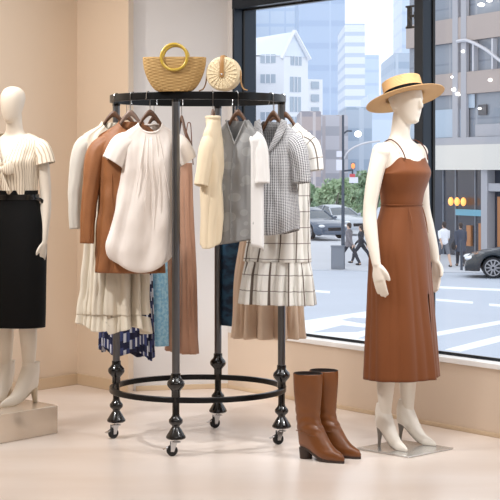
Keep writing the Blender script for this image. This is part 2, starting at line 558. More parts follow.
# ------------------------------------------------------------------ hangers
HN = 0.090       # hanger neck below the ring top
def hanger(phi, yaw, label, w=0.20, mt='hangwood', side=1, drop=0.062):
    """phi: where on the ring (degrees); yaw: turn of the shoulder bar. returns the neck point"""
    er = Vector((math.cos(R(phi)), math.sin(R(phi)), 0))
    rr = RR + side * 0.0145
    neck = RC + er * rr + Vector((0, 0, ZT - HN))
    t = thing('clothes_hanger', label, 'hanger', neck, 0, 'wooden hangers on the round rack')
    b = MB()
    half = [(.03, -.018), (.065, -.064), (.115, -.106), (.160, -.138)]
    q_ = w / .165
    keys = [(-x * q_, z) for x, z in half[::-1]] + [(0, .004)] + [(x * q_, z) for x, z in half]
    rows = []
    for i, (x, z) in enumerate(smooth_keys(keys, 41)):
        f = abs(x) / w
        hz = lerp(.016, .011, f); hy = lerp(.0075, .011, f)
        yo = 0.008 * f * f
        rows.append([Vector((x, yo + hy * math.cos(q), z - .012 + hz * math.sin(q))) for q in (2 * PI * j / 14 for j in range(14))])
    b.grid(rows, True, True, True)
    b.xform(Matrix.Rotation(yaw, 4, 'Z'))
    b.build('shoulder_bar', M[mt], t)
    h = MB()
    ei = -er * side
    top = HN + .0035
    rad = 0.0145
    pts = [Vector((0, 0, -.01)), Vector((0, 0, .03)), Vector((0, 0, top - rad))]
    for q in range(1, 12):
        a = PI * q / 11
        pts.append(ei * (rad - rad * math.cos(a)) + Vector((0, 0, top - rad + rad * math.sin(a) * 1.0)))
    pts.append(ei * (2 * rad + .001) + Vector((0, 0, top - rad - .018)))
    pts.append(ei * (2 * rad + .005) + Vector((0, 0, top - rad - .024)))
    h.tube(pts, .0019, 8)
    h.build('hook', M['chrome'], t)
    return neck

# ------------------------------------------------------------------ garments
def fold_fn(seed, ks):
    rnd = random.Random(seed)
    ks = [k if k < 4 else max(4, round(k * .62)) for k in ks]
    comps = [(k, rnd.uniform(0.6, 1.0), rnd.uniform(0, 2 * PI), rnd.uniform(-.6, .6)) for k in ks]
    def f(th, z):
        s = 0
        for k, w, ph, dr in comps:
            q = k * th + ph + dr * z * 6 + 0.7 * noise.noise((k * 1.7, z * 2.5, seed))
            # integer k keeps the seam closed; rounded ridges with narrow valleys
            v = 2 * abs(math.sin(q)) ** 0.8 - 1.1 if k >= 4 else math.sin(q)
            s += w * v
        return s / math.sqrt(len(comps))
    return f

def body_shell(mb, prof, seed=1, N=112, rows=70, ks=(5, 8, 13), amp=((0, 0),), neck=None, hem=None, pw=0.85, crease=0.0, skip=None, uscale=1.0, ruffle=None):
    """prof: (z, hw, hd, xo, yo) from the hem upward. neck=(front dip, back dip, half width, 'u'|'v')"""
    f = fold_fn(seed, ks)
    R_ = smooth_keys(prof, rows)
    ztop = R_[-1][0]; zbot = R_[0][0]
    grid = []
    for i, (z, hw, hd, xo, yo) in enumerate(R_):
        a = interp(amp, z)
        row = []
        for j in range(N):
            th = 2 * PI * j / N
            c, s = math.cos(th), math.sin(th)
            x = hw * sgn(c) * abs(c) ** pw
            y = hd * sgn(s) * abs(s) ** pw
            nx, ny = c / max(hw, .01), s / max(hd, .01)
            L = math.hypot(nx, ny); nx /= L; ny /= L
            d = a * f(th, z)
            if crease:
                d += crease * noise.noise((x * 9 + seed, z * 7, sgn(s) * 3.0)) 
                d += crease * .5 * noise.noise((x * 22 + seed, z * 14, sgn(s) * 5.0))
            x2, y2 = x + nx * d, y + ny * d
            zz = z
            if hem:
                zz += hem(th, x) * (1 - sstep(zbot, zbot + 0.25, z))
            row.append(Vector((x2 + xo, y2 + yo, zz)))
        grid.append(row)
    cut = [rows] * N
    if neck:
        fd, bd, nw, shp = neck
        def zl(x, front):
            u = min(1, abs(x) / nw)
            sh = (1 - u) if shp == 'v' else (1 - u * u)
            return ztop - (fd if front else bd) * sh
        for j in range(N):
            front = math.sin(2 * PI * j / N) < 0
            for i in range(rows):
                p = grid[i][j]
                d1 = p.z - zl(p.x, front)
                if d1 > 0:
                    if i:
                        q = grid[i - 1][j]; d0 = q.z - zl(q.x, front)
                        p = q.lerp(p, d0 / (d0 - d1) if d0 < 0 else 0)
                    for k in range(i, rows): grid[k][j] = p.copy()
                    cut[j] = i
                    break
        osk = skip
        skip = lambda i, j: (i >= cut[j] and i >= cut[(j + 1) % N]) or (osk and osk(i, j))
    per = max(2.6 * (p[1] + p[2]) for p in R_) * uscale
    mb.grid(grid, True, uvf=lambda i, j: (j / N * per, R_[i][0]), skip=skip)
    return grid

def sleeve(mb, pts, rad, N=40, rows=22, seed=3, amp=0.004, flat=0.72):
    pts = [(pts[0][0] * .80, pts[0][1], pts[0][2] - .008)] + list(pts[1:]); rad = [rad[0] * .70] + list(rad[1:])
    P = smooth_keys([tuple(p) + (r,) for p, r in zip(pts, rad)], rows)
    rws = []
    f = fold_fn(seed, (2, 3, 5))
    Lp = 0; Ls = []
    for i, (x, y, z, r) in enumerate(P):
        a = Vector(P[min(i + 1, rows - 1)][:3]) - Vector(P[max(i - 1, 0)][:3]); a.normalize()
        u = Vector((a.z, 0, -a.x)).normalized(); v = a.cross(u).normalized()
        if i: Lp += (Vector(P[i][:3]) - Vector(P[i - 1][:3])).length
        Ls.append(Lp)
        row = []
        for j in range(N):
            th = 2 * PI * j / N
            rr = r + amp * f(th, Lp * 1.5) * (0.4 + i / rows) + amp * .7 * noise.noise((Lp * 16 + seed, math.cos(th) * 1.5, math.sin(th) * 1.5))
            row.append(Vector((x, y, z)) + u * (rr * math.cos(th)) + v * (rr * flat * math.sin(th)))
        rws.append(row)
    mb.grid(rws, True, uvf=lambda i, j: (j / N * 6 * rad[0], Ls[i]))
    return mb

def garment(name, label, cat, neck, yaw, mt):
    t = thing(name, label, cat, neck, yaw, 'clothes on the round rack')
    t.scale = (mt or 1, 1, 1)
    return t

def col(pts, nm=''): return pts

# A  white blouse, front left
nA = hanger(-121.6, R(8), 'wooden hanger holding the white short sleeved blouse', side=-1, w=0.155)
M['blouse'] = cloth('white crepe', (240, 230, 222), 0.8)
g = garment('blouse', 'white cap sleeved blouse with balloon hem facing front on the rack', 'blouse', nA, R(9), 0.87)
b = MB()
body_shell(b, [(-.695, .125, .034, -.050, 0), (-.722, .155, .052, -.052, 0), (-.715, .180, .066, -.052, 0), (-.67, .188, .070, -.046, 0), (-.58, .178, .066, -.034, 0), (-.42, .160, .060, -.014, 0), (-.27, .148, .058, 0, 0), (-.18, .152, .05, 0, 0), (-.128, .160, .040, 0, 0), (-.098, .125, .034, 0, 0), (-.072, .080, .033, 0, 0), (-.060, .066, .034, 0, 0)],
           seed=3, ks=(3, 4, 7), amp=((-.74, .011), (-.5, .010), (-.2, .006), (-.08, .003)), neck=(.045, .006, .07, 'u'), crease=.010,
           hem=lambda th, x: -.045 + .085 * (x / .18) ** 2)
b.build('bodice', M['blouse'], g, angle=70, solid=.003)
for sg in (-1, 1):
    s = MB(); sleeve(s, [(sg * .105, 0, -.125), (sg * .150, 0, -.165), (sg * .182, -.004, -.205), (sg * .205, -.006, -.245)], [.052, .060, .060, .058], seed=5 + sg, amp=.005)
    s.build('sleeve', M['blouse'], g, angle=70, solid=.003)
s = MB()
ptsn = [Vector((.066 * math.cos(q), .035 * math.sin(q) - .002, -.060 - (.045 if math.sin(q) < 0 else .006) * abs(math.sin(q)))) for q in (2 * PI * j / 40 for j in range(40))]
s.tube(ptsn, .005, 8, closed=True); s.build('neckband', M['blouse'], g)
s = MB(); s.ball((0, -.042, -.135), (.006, .003, .006), 10); s.build('button', M['sill'], g)
s = MB()
for x0, x1, z1 in ((-.030, -.085, -.40), (-.012, -.035, -.48), (.008, .004, -.56), (.026, .055, -.50), (.040, .10, -.42)):
    kk = smooth_keys([(x0, -.036, -.112), (lerp(x0, x1, .4), -.058, -.22), (x1, -.066, z1)], 14)
    s.tube(kk, [.0015 + .0022 * math.sin(PI * i / 13) for i in range(14)], 6)
s.build('pleat', M['blouse'], g)

# B  tan leather top
nB = hanger(-135, R(-6), 'pale brown hanger holding the tan leather jacket', mt='hangwood_pale', w=0.155)
M['tan'] = mat('tan suede leather', (148, 94, 54), 0.55, nscale=14, nvar=0.12, bump=0.15, bscale=90)
g = garment('jacket', 'tan brown long sleeved leather jacket hanging behind the white blouse', 'jacket', nB, R(-6), 0.92)
b = MB()
body_shell(b, [(-.775, .178, .060, .0, 0), (-.6, .172, .062, 0, 0), (-.4, .160, .06, 0, 0), (-.25, .155, .056, 0, 0), (-.17, .165, .046, 0, 0), (-.125, .165, .036, 0, 0), (-.095, .125, .031, 0, 0), (-.065, .078, .031, 0, 0), (-.045, .062, .032, 0, 0)],
           seed=8, ks=(4, 7), amp=((-.78, .010), (-.3, .006), (-.1, .002)), neck=(.05, .005, .065, 'u'), crease=.011)
b.build('body_panel', M['tan'], g, angle=70, solid=.004)
for sg in (-1, 1):
    s = MB(); sleeve(s, [(sg * .12, 0, -.13), (sg * .175, 0, -.20), (sg * .205, -.01, -.36), (sg * .222, -.015, -.50), (sg * .226, -.02, -.635)], [.048, .052, .044, .038, .034], seed=15 + sg, amp=.005, rows=34)
    s.build('sleeve', M['tan'], g, angle=70, solid=.003)
s = MB()
for x0 in (-.085, .085):
    s.tube(smooth_keys([(x0 * .8, -.034, -.13), (x0, -.058, -.3), (x0, -.064, -.5), (x0 * 1.05, -.064, -.765)], 20), .0022, 6)
s.build('seam', M['tan'], g)

# C  cream dress on the far left
nC = hanger(-156, R(-4), 'dark wooden hanger holding the cream dress at far left', mt='hangwood', w=0.155)
M['cream'] = cloth('cream cotton', (232, 222, 204), 0.85)
g = garment('dress', 'long cream dress with ruffled hem, leftmost on the rack', 'dress', nC, R(-4), 0.86)
b = MB()
body_shell(b, [(-.985, .172, .075, .002, 0), (-.92, .168, .074, .002, 0), (-.8, .160, .066, .01, 0), (-.6, .150, .055, .008, 0), (-.45, .145, .05, 0, 0), (-.25, .160, .05, 0, 0), (-.17, .178, .044, 0, 0), (-.12, .175, .034, 0, 0), (-.09, .13, .03, 0, 0), (-.065, .08, .03, 0, 0), (-.045, .064, .031, 0, 0)],
           seed=21, ks=(7, 9, 11), amp=((-1.05, .042), (-.8, .034), (-.5, .016), (-.3, .005)), neck=(.05, .005, .065, 'u'), crease=.008, N=160)
b.build('skirt', M['cream'], g, angle=70, solid=.003)
b = MB()
body_shell(b, [(-1.045, .178, .082, .002, 0), (-1.015, .175, .078, .002, 0), (-.985, .170, .072, .002, 0), (-.975, .170, .073, .002, 0)], seed=21, ks=(7, 9, 11), rows=16, amp=((-1.1, .050), (-.99, .042), (-.97, .040)), N=160,
           hem=lambda th, x: -.02 * math.sin(3 * th + 1) - .02 * (x > -.02))
b.build('ruffle', M['cream'], g, angle=70, solid=.003)
M['greycream'] = cloth('pale grey linen', (206, 200, 190), 0.85)
for sg in (-1, 1):
    s = MB(); sleeve(s, [(sg * .12, 0, -.12), (sg * .18, 0, -.18), (sg * .212, -.005, -.34), (sg * .218, -.008, -.45), (sg * .214, -.01, -.57)], [.046, .05, .044, .038, .032], seed=25 + sg, amp=.004, rows=34)
    s.build('sleeve', M['greycream'], g, angle=70, solid=.003)

# D  navy patterned dress
nD = hanger(147.5, R(4), 'wooden hanger holding the navy patterned dress at the back', w=0.146)
M['navy'] = pattern_navy('navy and white dash print')
g = garment('dress', 'navy and white dash printed dress hanging behind the cream dress', 'dress', nD, R(4), None)
b = MB()
body_shell(b, [(-1.225, .128, .055, .0, 0), (-1.0, .125, .052, 0, 0), (-.7, .12, .05, 0, 0), (-.45, .115, .05, 0, 0), (-.25, .125, .05, 0, 0), (-.15, .135, .04, 0, 0), (-.10, .11, .03, 0, 0), (-.06, .07, .03, 0, 0)],
           seed=31, ks=(8, 11, 15), amp=((-1.25, .016), (-.8, .012), (-.3, .003)), neck=(.06, .01, .08, 'u'), N=160, hem=lambda th, x: .018 * math.sin(4 * th) - .02 * x / .12)
b.build('skirt', M['navy'], g, angle=70, solid=.003)
# E  pale blue lace dress
nE = hanger(123, R(-10), 'wooden hanger holding the pale blue lace dress at the back', w=0.120)
M['blue'] = pattern_mottle('pale blue lace', (142, 200, 232), (178, 224, 246), 55)
g = garment('dress', 'pale blue lace dress hanging at the back behind the white blouse', 'dress', nE, R(-10), 0.62)
b = MB()
body_shell(b, [(-1.20, .118, .045, .008, 0), (-.9, .112, .045, 0.006, 0), (-.6, .105, .045, 0, 0), (-.3, .105, .045, 0, 0), (-.15, .115, .036, 0, 0), (-.10, .09, .03, 0, 0), (-.06, .06, .03, 0, 0)],
           seed=37, ks=(5, 8), amp=((-1.25, .006), (-.8, .005), (-.3, .002)), neck=(.05, .01, .07, 'u'))
b.build('skirt', M['blue'], g, angle=70, solid=.003)

# F  brown strap dress edge on
nF = hanger(103, R(-62), 'small wooden hanger holding the rose brown strap dress', w=0.095)
M['rose'] = cloth('rose brown satin', (196, 150, 124), 0.5, var=0.1)
g = garment('dress', 'rose brown strap dress hanging edge on behind the front post', 'dress', nF, R(-62), 0.9)
b = MB()
body_shell(b, [(-1.24, .15, .050, .0, 0), (-1.0, .14, .046, 0, 0), (-.75, .125, .042, 0, 0), (-.5, .105, .04, 0, 0), (-.38, .1, .04, 0, 0), (-.30, .105, .036, 0, 0), (-.245, .105, .032, 0, 0)],
           seed=41, ks=(5, 8, 11), amp=((-1.25, .014), (-.8, .010), (-.3, .002)), neck=(.03, .0, .08, 'v'))
b.build('skirt', M['rose'], g, angle=70, solid=.003)
M['rosedark'] = cloth('brown strap cloth', (112, 70, 52), 0.6)
for sg in (-1, 1):
    for yy in (-.02, .03):
        s = MB(); s.tube(smooth_keys([(sg * .085, yy, -.255), (sg * .082, yy * .8, -.16), (sg * .080, yy * .4 + .006, -.048), (sg * .080, .008, -.034)], 14), .0028, 8)
        s.build('strap', M['rosedark'], g)

# G  cream short sleeved top, edge on
nG = hanger(-79, R(-112), 'wooden hanger seen edge on holding the cream short sleeved top', w=0.070)
M['butter'] = cloth('cream jersey', (238, 220, 190), 0.85)
g = garment('top', 'cream short sleeved top hanging edge on near the centre of the rack', 'top', nG, R(-112), 0.54)
b = MB()
body_shell(b, [(-.60, .145, .045, .0, 0), (-.5, .140, .046, 0, 0), (-.35, .130, .044, 0, 0), (-.24, .130, .042, 0, 0), (-.16, .140, .036, 0, 0), (-.11, .135, .030, 0, 0), (-.078, .10, .028, 0, 0), (-.05, .068, .030, 0, 0), (-.036, .056, .030, 0, 0)],
           seed=45, ks=(3, 5), amp=((-.6, .009), (-.3, .005), (-.1, .001)), neck=(.02, .0, .055, 'u'), crease=.009, hem=lambda th, x: -.05 * x / .14)
b.build('bodice', M['butter'], g, angle=70, solid=.003)
for sg in (-1, 1):
    s = MB(); sleeve(s, [(sg * .09, 0, -.12), (sg * .135, -.004, -.18), (sg * .165, -.012, -.28), (sg * .178, -.02, -.355)], [.044, .047, .046, .046], seed=46 + sg, amp=.004)
    s.build('sleeve', M['butter'], g, angle=70, solid=.003)
s = MB(); s.tube([Vector((.056 * math.cos(q), .030 * math.sin(q), -.034)) for q in (2 * PI * j / 30 for j in range(30))], .009, 8, closed=True); s.build('neckband', M['butter'], g)

# H  grey dotted blouse
nH = hanger(-62.8, R(-22), 'wooden hanger holding the grey v neck blouse', w=0.138)
M['greydot'] = pattern_spots('grey satin with pale dots', (136, 136, 136), (150, 150, 149), 18, 0.42, 0.5, 0.7)
M['litgrey'] = cloth('lit grey satin', (240, 238, 236), 0.85)  # pale copy of the grey cloth, standing for its lit right side
g = garment('blouse', 'grey v neck blouse with faint dots and right side painted as lit', 'blouse', nH, R(-22), 0.8)
b = MB()
body_shell(b, [(-.615, .150, .060, -.012, 0), (-.5, .148, .062, -.01, 0), (-.35, .140, .058, -.01, 0), (-.22, .138, .052, -.01, 0), (-.15, .145, .042, -.006, 0), (-.11, .130, .034, 0, 0), (-.075, .088, .03, 0, 0), (-.045, .058, .032, 0, 0)],
           seed=51, ks=(5, 8), amp=((-.62, .010), (-.3, .006), (-.1, .002)), neck=(.115, .005, .062, 'v'), crease=.010, hem=lambda th, x: -.01 + .02 * x / .15)
b.build('bodice', M['greydot'], g, angle=70, solid=.003)
s = MB()
pts = []
for j in range(41):
    x = lerp(-.062, .062, j / 40); u = abs(x) / .062
    pts.append((x, -.030 - .016 * (1 - u), -.045 - .115 * (1 - u)))
s.tube(pts, .005, 8); s.build('neckband', M['greydot'], g)
s = MB()
s.tube(smooth_keys([(-.002, -.050, -.165), (-.008, -.064, -.3), (-.012, -.070, -.45), (-.012, -.068, -.61)], 20), .003, 6); s.build('placket', M['greydot'], g)
for sg, mm in ((-1, 'greydot'), (1, 'litgrey')):
    s = MB(); sleeve(s, [(sg * .095, 0, -.11), (sg * .128, -.003, -.16), (sg * .150, -.010, -.25), (sg * .158, -.016, -.345)], [.044, .048, .044, .042], seed=55 + sg, amp=.005)
    s.build('sleeve', M[mm], g, angle=70, solid=.003)
# lit right side of the blouse, its light painted as a pale panel
s = MB()
pn = []
for i in range(30):
    z = lerp(-.64, -.13, i / 29)
    row = []
    for j in range(12):
        a = R(lerp(-50, 40, j / 11))
        wv = .008 + .004 * math.sin(j * 1.1 + 3) * (1 - i / 30)
        row.append(Vector(((.152 + wv) * math.cos(a) ** .85 if math.cos(a) > 0 else 0, (.066 + wv) * math.sin(a), z - .03 * (1 - i / 29) * (j / 11))))
    pn.append(row)
s.grid(pn, False, uvf=lambda i, j: (j * .015, i * .02))
s.build('lit_side', M['litgrey'], g, angle=70, solid=.003)

# I  houndstooth knit shirt
nI = hanger(-33, R(-30), 'wooden hanger holding the grey houndstooth shirt', w=0.138)
M['hound'] = pattern_hound('grey houndstooth knit')
g = garment('shirt', 'grey houndstooth knit shirt with open collar beside the grey blouse', 'shirt', nI, R(-28), 0.86)
b = MB()
body_shell(b, [(-.585, .150, .066, .0, 0), (-.5, .150, .068, 0, 0), (-.35, .142, .06, 0, 0), (-.22, .14, .054, 0, 0), (-.15, .148, .044, 0, 0), (-.11, .14, .036, 0, 0), (-.075, .10, .03, 0, 0), (-.045, .065, .032, 0, 0)],
           seed=61, ks=(4, 6), amp=((-.6, .012), (-.3, .007), (-.1, .002)), neck=(.16, .005, .075, 'v'), crease=.010, hem=lambda th, x: .03 * (abs(x) / .15) ** 2 - .012)
b.build('bodice', M['hound'], g, angle=70, solid=.004)
for sg in (-1, 1):
    s = MB(); sleeve(s, [(sg * .10, 0, -.12), (sg * .145, -.003, -.17), (sg * .172, -.008, -.25), (sg * .184, -.012, -.345)], [.046, .053, .052, .052], seed=65 + sg, amp=.004)
    s.build('sleeve', M['hound'], g, angle=70, solid=.004)
for sg in (-1, 1):
    s = MB()
    rows = []
    for i in range(12):
        t_ = i / 11
        px, pz, py = lerp(.068, .004, t_) * sg, lerp(-.035, -.195, t_), lerp(-.02, -.062, t_)
        wd = .048 * math.sin(PI * min(1, .25 + t_ * .75))
        rows.append([Vector((px + sg * wd * k / 5, py - .006 - .004 * math.sin(PI * k / 5), pz - .012 * k / 5)) for k in range(6)])
    s.grid(rows, False, uvf=lambda i, j: (j * .01, i * .016))
    s.build('lapel', M['hound'], g, angle=70, solid=.004)

# J  windowpane check dress
nJ = hanger(-13, R(-22), 'wooden hanger holding the white checked dress', w=0.155)
M['check'] = pattern_check('white windowpane check')
g = garment('dress', 'white windowpane check dress with gathered skirt at right of rack', 'dress', nJ, R(-22), 0.94)
b = MB()
body_shell(b, [(-.735, .172, .068, -.042, 0), (-.6, .160, .062, -.030, 0), (-.4, .140, .054, -.012, 0), (-.25, .140, .05, 0, 0), (-.16, .150, .042, 0, 0), (-.11, .145, .034, 0, 0), (-.08, .10, .03, 0, 0), (-.05, .065, .03, 0, 0)],
           seed=71, ks=(6, 9), amp=((-.74, .016), (-.4, .008), (-.1, .001)), neck=(.05, .005, .07, 'u'), crease=.008, N=160)
b.build('bodice', M['check'], g, angle=70, solid=.003)
b = MB()
body_shell(b, [(-.945, .192, .088, -.044, 0), (-.88, .188, .085, -.044, 0), (-.80, .182, .078, -.043, 0), (-.745, .172, .068, -.042, 0), (-.735, .173, .070, -.042, 0)], seed=73, ks=(9, 13, 17), rows=30, amp=((-.95, .034), (-.8, .022), (-.735, .012)), N=200)
b.build('gathered_skirt', M['check'], g, angle=70, solid=.003)
for sg in (-1, 1):
    s = MB(); sleeve(s, [(sg * .105, 0, -.12), (sg * .140, 0, -.16), (sg * .164, -.002, -.215), (sg * .174, -.004, -.285)], [.044, .047, .044, .040], seed=75 + sg, amp=.003)
    s.build('sleeve', M['check'], g, angle=70, solid=.003)

# K  beige skirt below, L dark teal dress
nK = hanger(30, R(0), 'wooden hanger holding the long beige pleated dress', w=0.129)
M['beige'] = cloth('beige cotton', (228, 202, 178), 0.85)
g = garment('dress', 'long beige pleated dress showing below the checked dress', 'dress', nK, R(-4), None)
b = MB()
body_shell(b, [(-1.145, .168, .07, -.03, 0), (-.9, .160, .066, -.03, 0), (-.6, .14, .055, -.02, 0), (-.3, .12, .045, 0, 0), (-.15, .13, .038, 0, 0), (-.10, .10, .03, 0, 0), (-.06, .06, .03, 0, 0)],
           seed=81, ks=(9, 10, 12), amp=((-1.2, .045), (-.8, .03), (-.3, .004)), neck=(.05, .01, .07, 'u'), N=180)
b.build('skirt', M['beige'], g, angle=70, solid=.003)
nL = hanger(66, R(-40), 'wooden hanger holding the dark teal dress at the back', w=0.103)
M['teal'] = pattern_mottle('dark teal velvet', (20, 40, 62), (38, 74, 100), 26)
g = garment('dress', 'dark teal dress just right of the back post, below the grey blouse', 'dress', nL, R(-40), None)
b = MB()
body_shell(b, [(-1.10, .11, .035, -.0, 0), (-.9, .108, .035, 0, 0), (-.6, .105, .035, 0, 0), (-.3, .105, .035, 0, 0), (-.15, .11, .03, 0, 0), (-.10, .08, .028, 0, 0), (-.06, .055, .028, 0, 0)],
           seed=85, ks=(4, 6), amp=((-1.2, .006), (-.3, .002)), neck=(.05, .01, .06, 'u'))
b.build('skirt', M['teal'], g, angle=70, solid=.003)

# ------------------------------------------------------------------ bags on top of the rack
M['totestraw'] = straw('golden straw weave', (194, 160, 104), (146, 110, 62), 150, 420)
M['bamboo'] = mat('golden ring', (196, 164, 62), 0.25, 0.1, nscale=8, nvar=0.15, coat=0.6)
M['wicker'] = straw('cream wicker', (240, 226, 196), (206, 182, 138), 60, 500)
M['tanleather'] = mat('tan leather', (166, 122, 70), 0.5, nscale=20, nvar=0.1)
by = 7.602
tote = thing('tote_bag', 'half moon straw tote bag with golden ring handle on top of the rack', 'bag', (-.358, 7.584, ZT), R(-2))
b = MB()
rows = []
nz_, nt = 26, 72
for i in range(nz_):
    t_ = i / (nz_ - 1)
    z = .002 + .160 * t_
    hw = .149 * math.sqrt(max(.0, 1 - (1 - t_) ** 2.3)) * .62 + .149 * (.38 + .0 * t_) * (1 - .12 * (1 - t_))
    hw = lerp(.078, .149, math.sin(t_ * PI / 2) ** .62)
    hd = lerp(.026, .043, math.sin(t_ * PI / 2))
    rows.append([Vector((hw * sgn(math.cos(a)) * abs(math.cos(a)) ** .8, (hd + .0016 * math.sin(a * 22)) * sgn(math.sin(a)) * abs(math.sin(a)) ** .8, z)) for a in (2 * PI * j / nt for j in range(nt))])
b.grid(rows, True, True, False, uvf=lambda i, j: (j / nt * .5, i * .0065))
b.build('basket', M['totestraw'], tote, angle=60, solid=.004)
for yy in (-.047, .047):
    h = MB(); h.tube([Vector((.061 * math.cos(q) + .002, yy, .160 + .061 * math.sin(q) )) for q in (2 * PI * j / 48 for j in range(48))], .0075, 12, closed=True)
    h.build('ring_handle', M['bamboo'], tote)

wb = thing('round_bag', 'round cream wicker handbag with tan leather strap beside the tote', 'bag', at(224, 75, 7.575) * 1.0, R(-14))
wb.location.z = ZT + .0825
b = MB()
rr = .081
prof = [(.004, -.036), (.02, -.0375), (.055, -.037), (.074, -.033), (rr, -.024), (rr, .024), (.074, .033), (.055, .037), (.02, .0375), (.004, .036)]
pr2 = []
for i in range(len(prof) - 1):
    for k in range(4): pr2.append((lerp(prof[i][0], prof[i + 1][0], k / 4), lerp(prof[i][1], prof[i + 1][1], k / 4)))
pr2.append(prof[-1])
b.lathe(pr2, 64, axis='Y')
b.build('case', M['wicker'], wb, angle=50)
b = MB()
for k in range(20):
    a = 2 * PI * k / 20
    b.tube([Vector((r_ * math.cos(a), -.0378 + .0045 * max(0, (r_ - .055) / .02), r_ * math.sin(a))) for r_ in (.016, .035, .055, .072)], [.0018, .0025, .0032, .0035], 6)
b.build('spoke', M['wicker'], wb)
tag(wb.children[-1], None, None, None, 'stuff')
b = MB(); b.tube(smooth_keys([(0, .02, rr + .003), (0, -.02, rr + .004), (0, -.032, rr - .006), (0, -.0415, .05), (0, -.0425, -.01), (0, -.0415, -.016)], 20), .011, 10, flat=(.25, 1)); b.build('strap', M['tanleather'], wb)
b = MB(); b.ball((0, -.047, -.004), (.005, .003, .005), 10); b.build('button', M['chrome'], wb)
for sg in (-1, 1):
    b = MB(); b.tube(smooth_keys([(sg * .068, .0, .028), (sg * .082, -.004, .006), (sg * .086, -.010, -.040), (sg * .098, -.014, -.070), (sg * .118, -.016, -.079)], 18), .006, 8, flat=(.5, 1)); b.build('handle', M['tanleather'], wb)

# ------------------------------------------------------------------ mannequins
def hand(mb, wrist, d, side, fwd, L=0.155, curl=0.3):
    """flat relaxed hand: d down direction, fwd = direction thumb side; side = palm normal"""
    d = d.normalized(); fwd = (fwd - d * fwd.dot(d)).normalized(); nrm = d.cross(fwd)
    pl = L * .5
    rows = []
    for i in range(8):
        t_ = i / 7
        c = wrist + d * (pl * t_)
        hw = lerp(.020, .032, sstep(0, .7, t_)); hd = lerp(.017, .011, t_)
        rows.append([c + fwd * (hw * math.cos(q)) + nrm * (hd * math.sin(q)) for q in (2 * PI * j / 16 for j in range(16))])
    mb.grid(rows, True, True, True)
    for k, (off, ln) in enumerate(((.0245, .46), (.0085, .52), (-.0075, .48), (-.0225, .38))):
        b0 = wrist + d * (pl * .86) + fwd * off * .95
        pts = [b0]; dd = d.copy() + fwd * off * .4
        for s_ in (.4, .33, .27):
            dd = (dd + nrm * -curl * side * .5).normalized()
            pts.append(pts[-1] + dd * (ln * L * s_ + .006))
        mb.tube(smooth_keys([tuple(p) for p in pts], 10), [.0088, .0088, .0086, .0085, .0083, .008, .0078, .0074, .007, .0055], 10)
    tb = wrist + d * (pl * .15) + fwd * .018
    pts = [tb, tb + d * .028 + fwd * .020, tb + d * .052 + fwd * .028 - nrm * side * .005, tb + d * .074 + fwd * .028 - nrm * side * .012]
    mb.tube(smooth_keys([tuple(p) for p in pts], 10), [.0125, .0125, .012, .0115, .011, .0105, .010, .0095, .009, .007], 10)

def limb(mb, keys, m=26, n=20):
    K = smooth_keys(keys, m)
    mb.tube([k[:3] for k in K], [k[3] for k in K], n)

def head(mb, c, s=1.0, face=True):
    cx, cy, cz = c
    keys = [(-.112, .018, .020, 0, -.038), (-.100, .034, .036, 0, -.034), (-.075, .050, .056, 0, -.022), (-.04, .061, .076, 0, -.010), (0, .069, .088, 0, -.002), (.04, .073, .094, 0, .006), (.075, .066, .084, 0, .008), (.10, .045, .058, 0, .008), (.112, .014, .02, 0, .008)]
    mb.loft([(cz + k[0] * s, k[1] * s, k[2] * s, cx + k[3], cy + k[4] * s) for k in keys], 32, 28, pw=1.0)
    if face:
        limb(mb, [(cx, cy - .083 * s, cz + .022 * s, .008 * s), (cx, cy - .091 * s, cz - .005 * s, .010 * s), (cx, cy - .096 * s, cz - .026 * s, .012 * s), (cx, cy - .084 * s, cz - .036 * s, .008 * s)], 10, 10)
        mb.ball((cx, cy - .075 * s, cz - .058 * s), (.020 * s, .010 * s, .006 * s), 12)
        mb.ball((cx, cy - .072 * s, cz - .068 * s), (.016 * s, .010 * s, .006 * s), 12)
        mb.ball((cx, cy - .067 * s, cz - .096 * s), (.018 * s, .012 * s, .012 * s), 12)
        for sg in (-1, 1):
            mb.ball((cx + sg * .027 * s, cy - .076 * s, cz + .012 * s), (.016 * s, .008 * s, .007 * s), 12)
            mb.ball((cx + sg * .068 * s, cy + .012 * s, cz - .01 * s), (.008 * s, .016 * s, .028 * s), 12)

def figure(mb, arms, legs, k=1.0, face=True, headc=(0, -.010, 1.69), hs=1.0):
    T = [(.84, .05, .05, 0, .0), (.88, .135, .085, 0, .008), (.95, .160, .108, 0, .010), (1.02, .155, .104, 0, .010), (1.10, .128, .088, 0, .004), (1.18, .110, .078, 0, -.002), (1.26, .120, .085, 0, -.004), (1.34, .135, .102, 0, -.010), (1.40, .138, .092, 0, -.004), (1.45, .142, .072, 0, .006), (1.485, .112, .056, 0, .012), (1.505, .07, .048, 0, .012), (1.53, .05, .046, 0, .008), (1.57, .044, .046, 0, .002), (1.62, .043, .045, 0, -.004), (1.66, .035, .036, 0, -.006)]
    mb.loft(T, 36, 60, pw=.95)
    for sg in (-1, 1):
        mb.ball((sg * .062, -.066, 1.335), (.055, .046, .056), 18)
        mb.ball((sg * .150, .006, 1.442), (.046, .046, .044), 16)
    head(mb, headc, hs, face)
    for a in arms: limb(mb, a)
    for l in legs: limb(mb, l)

def foot(mb, heel, toe, hz, w=.034):
    """bare pointed foot core on a high heel from heel to toe"""
    pass

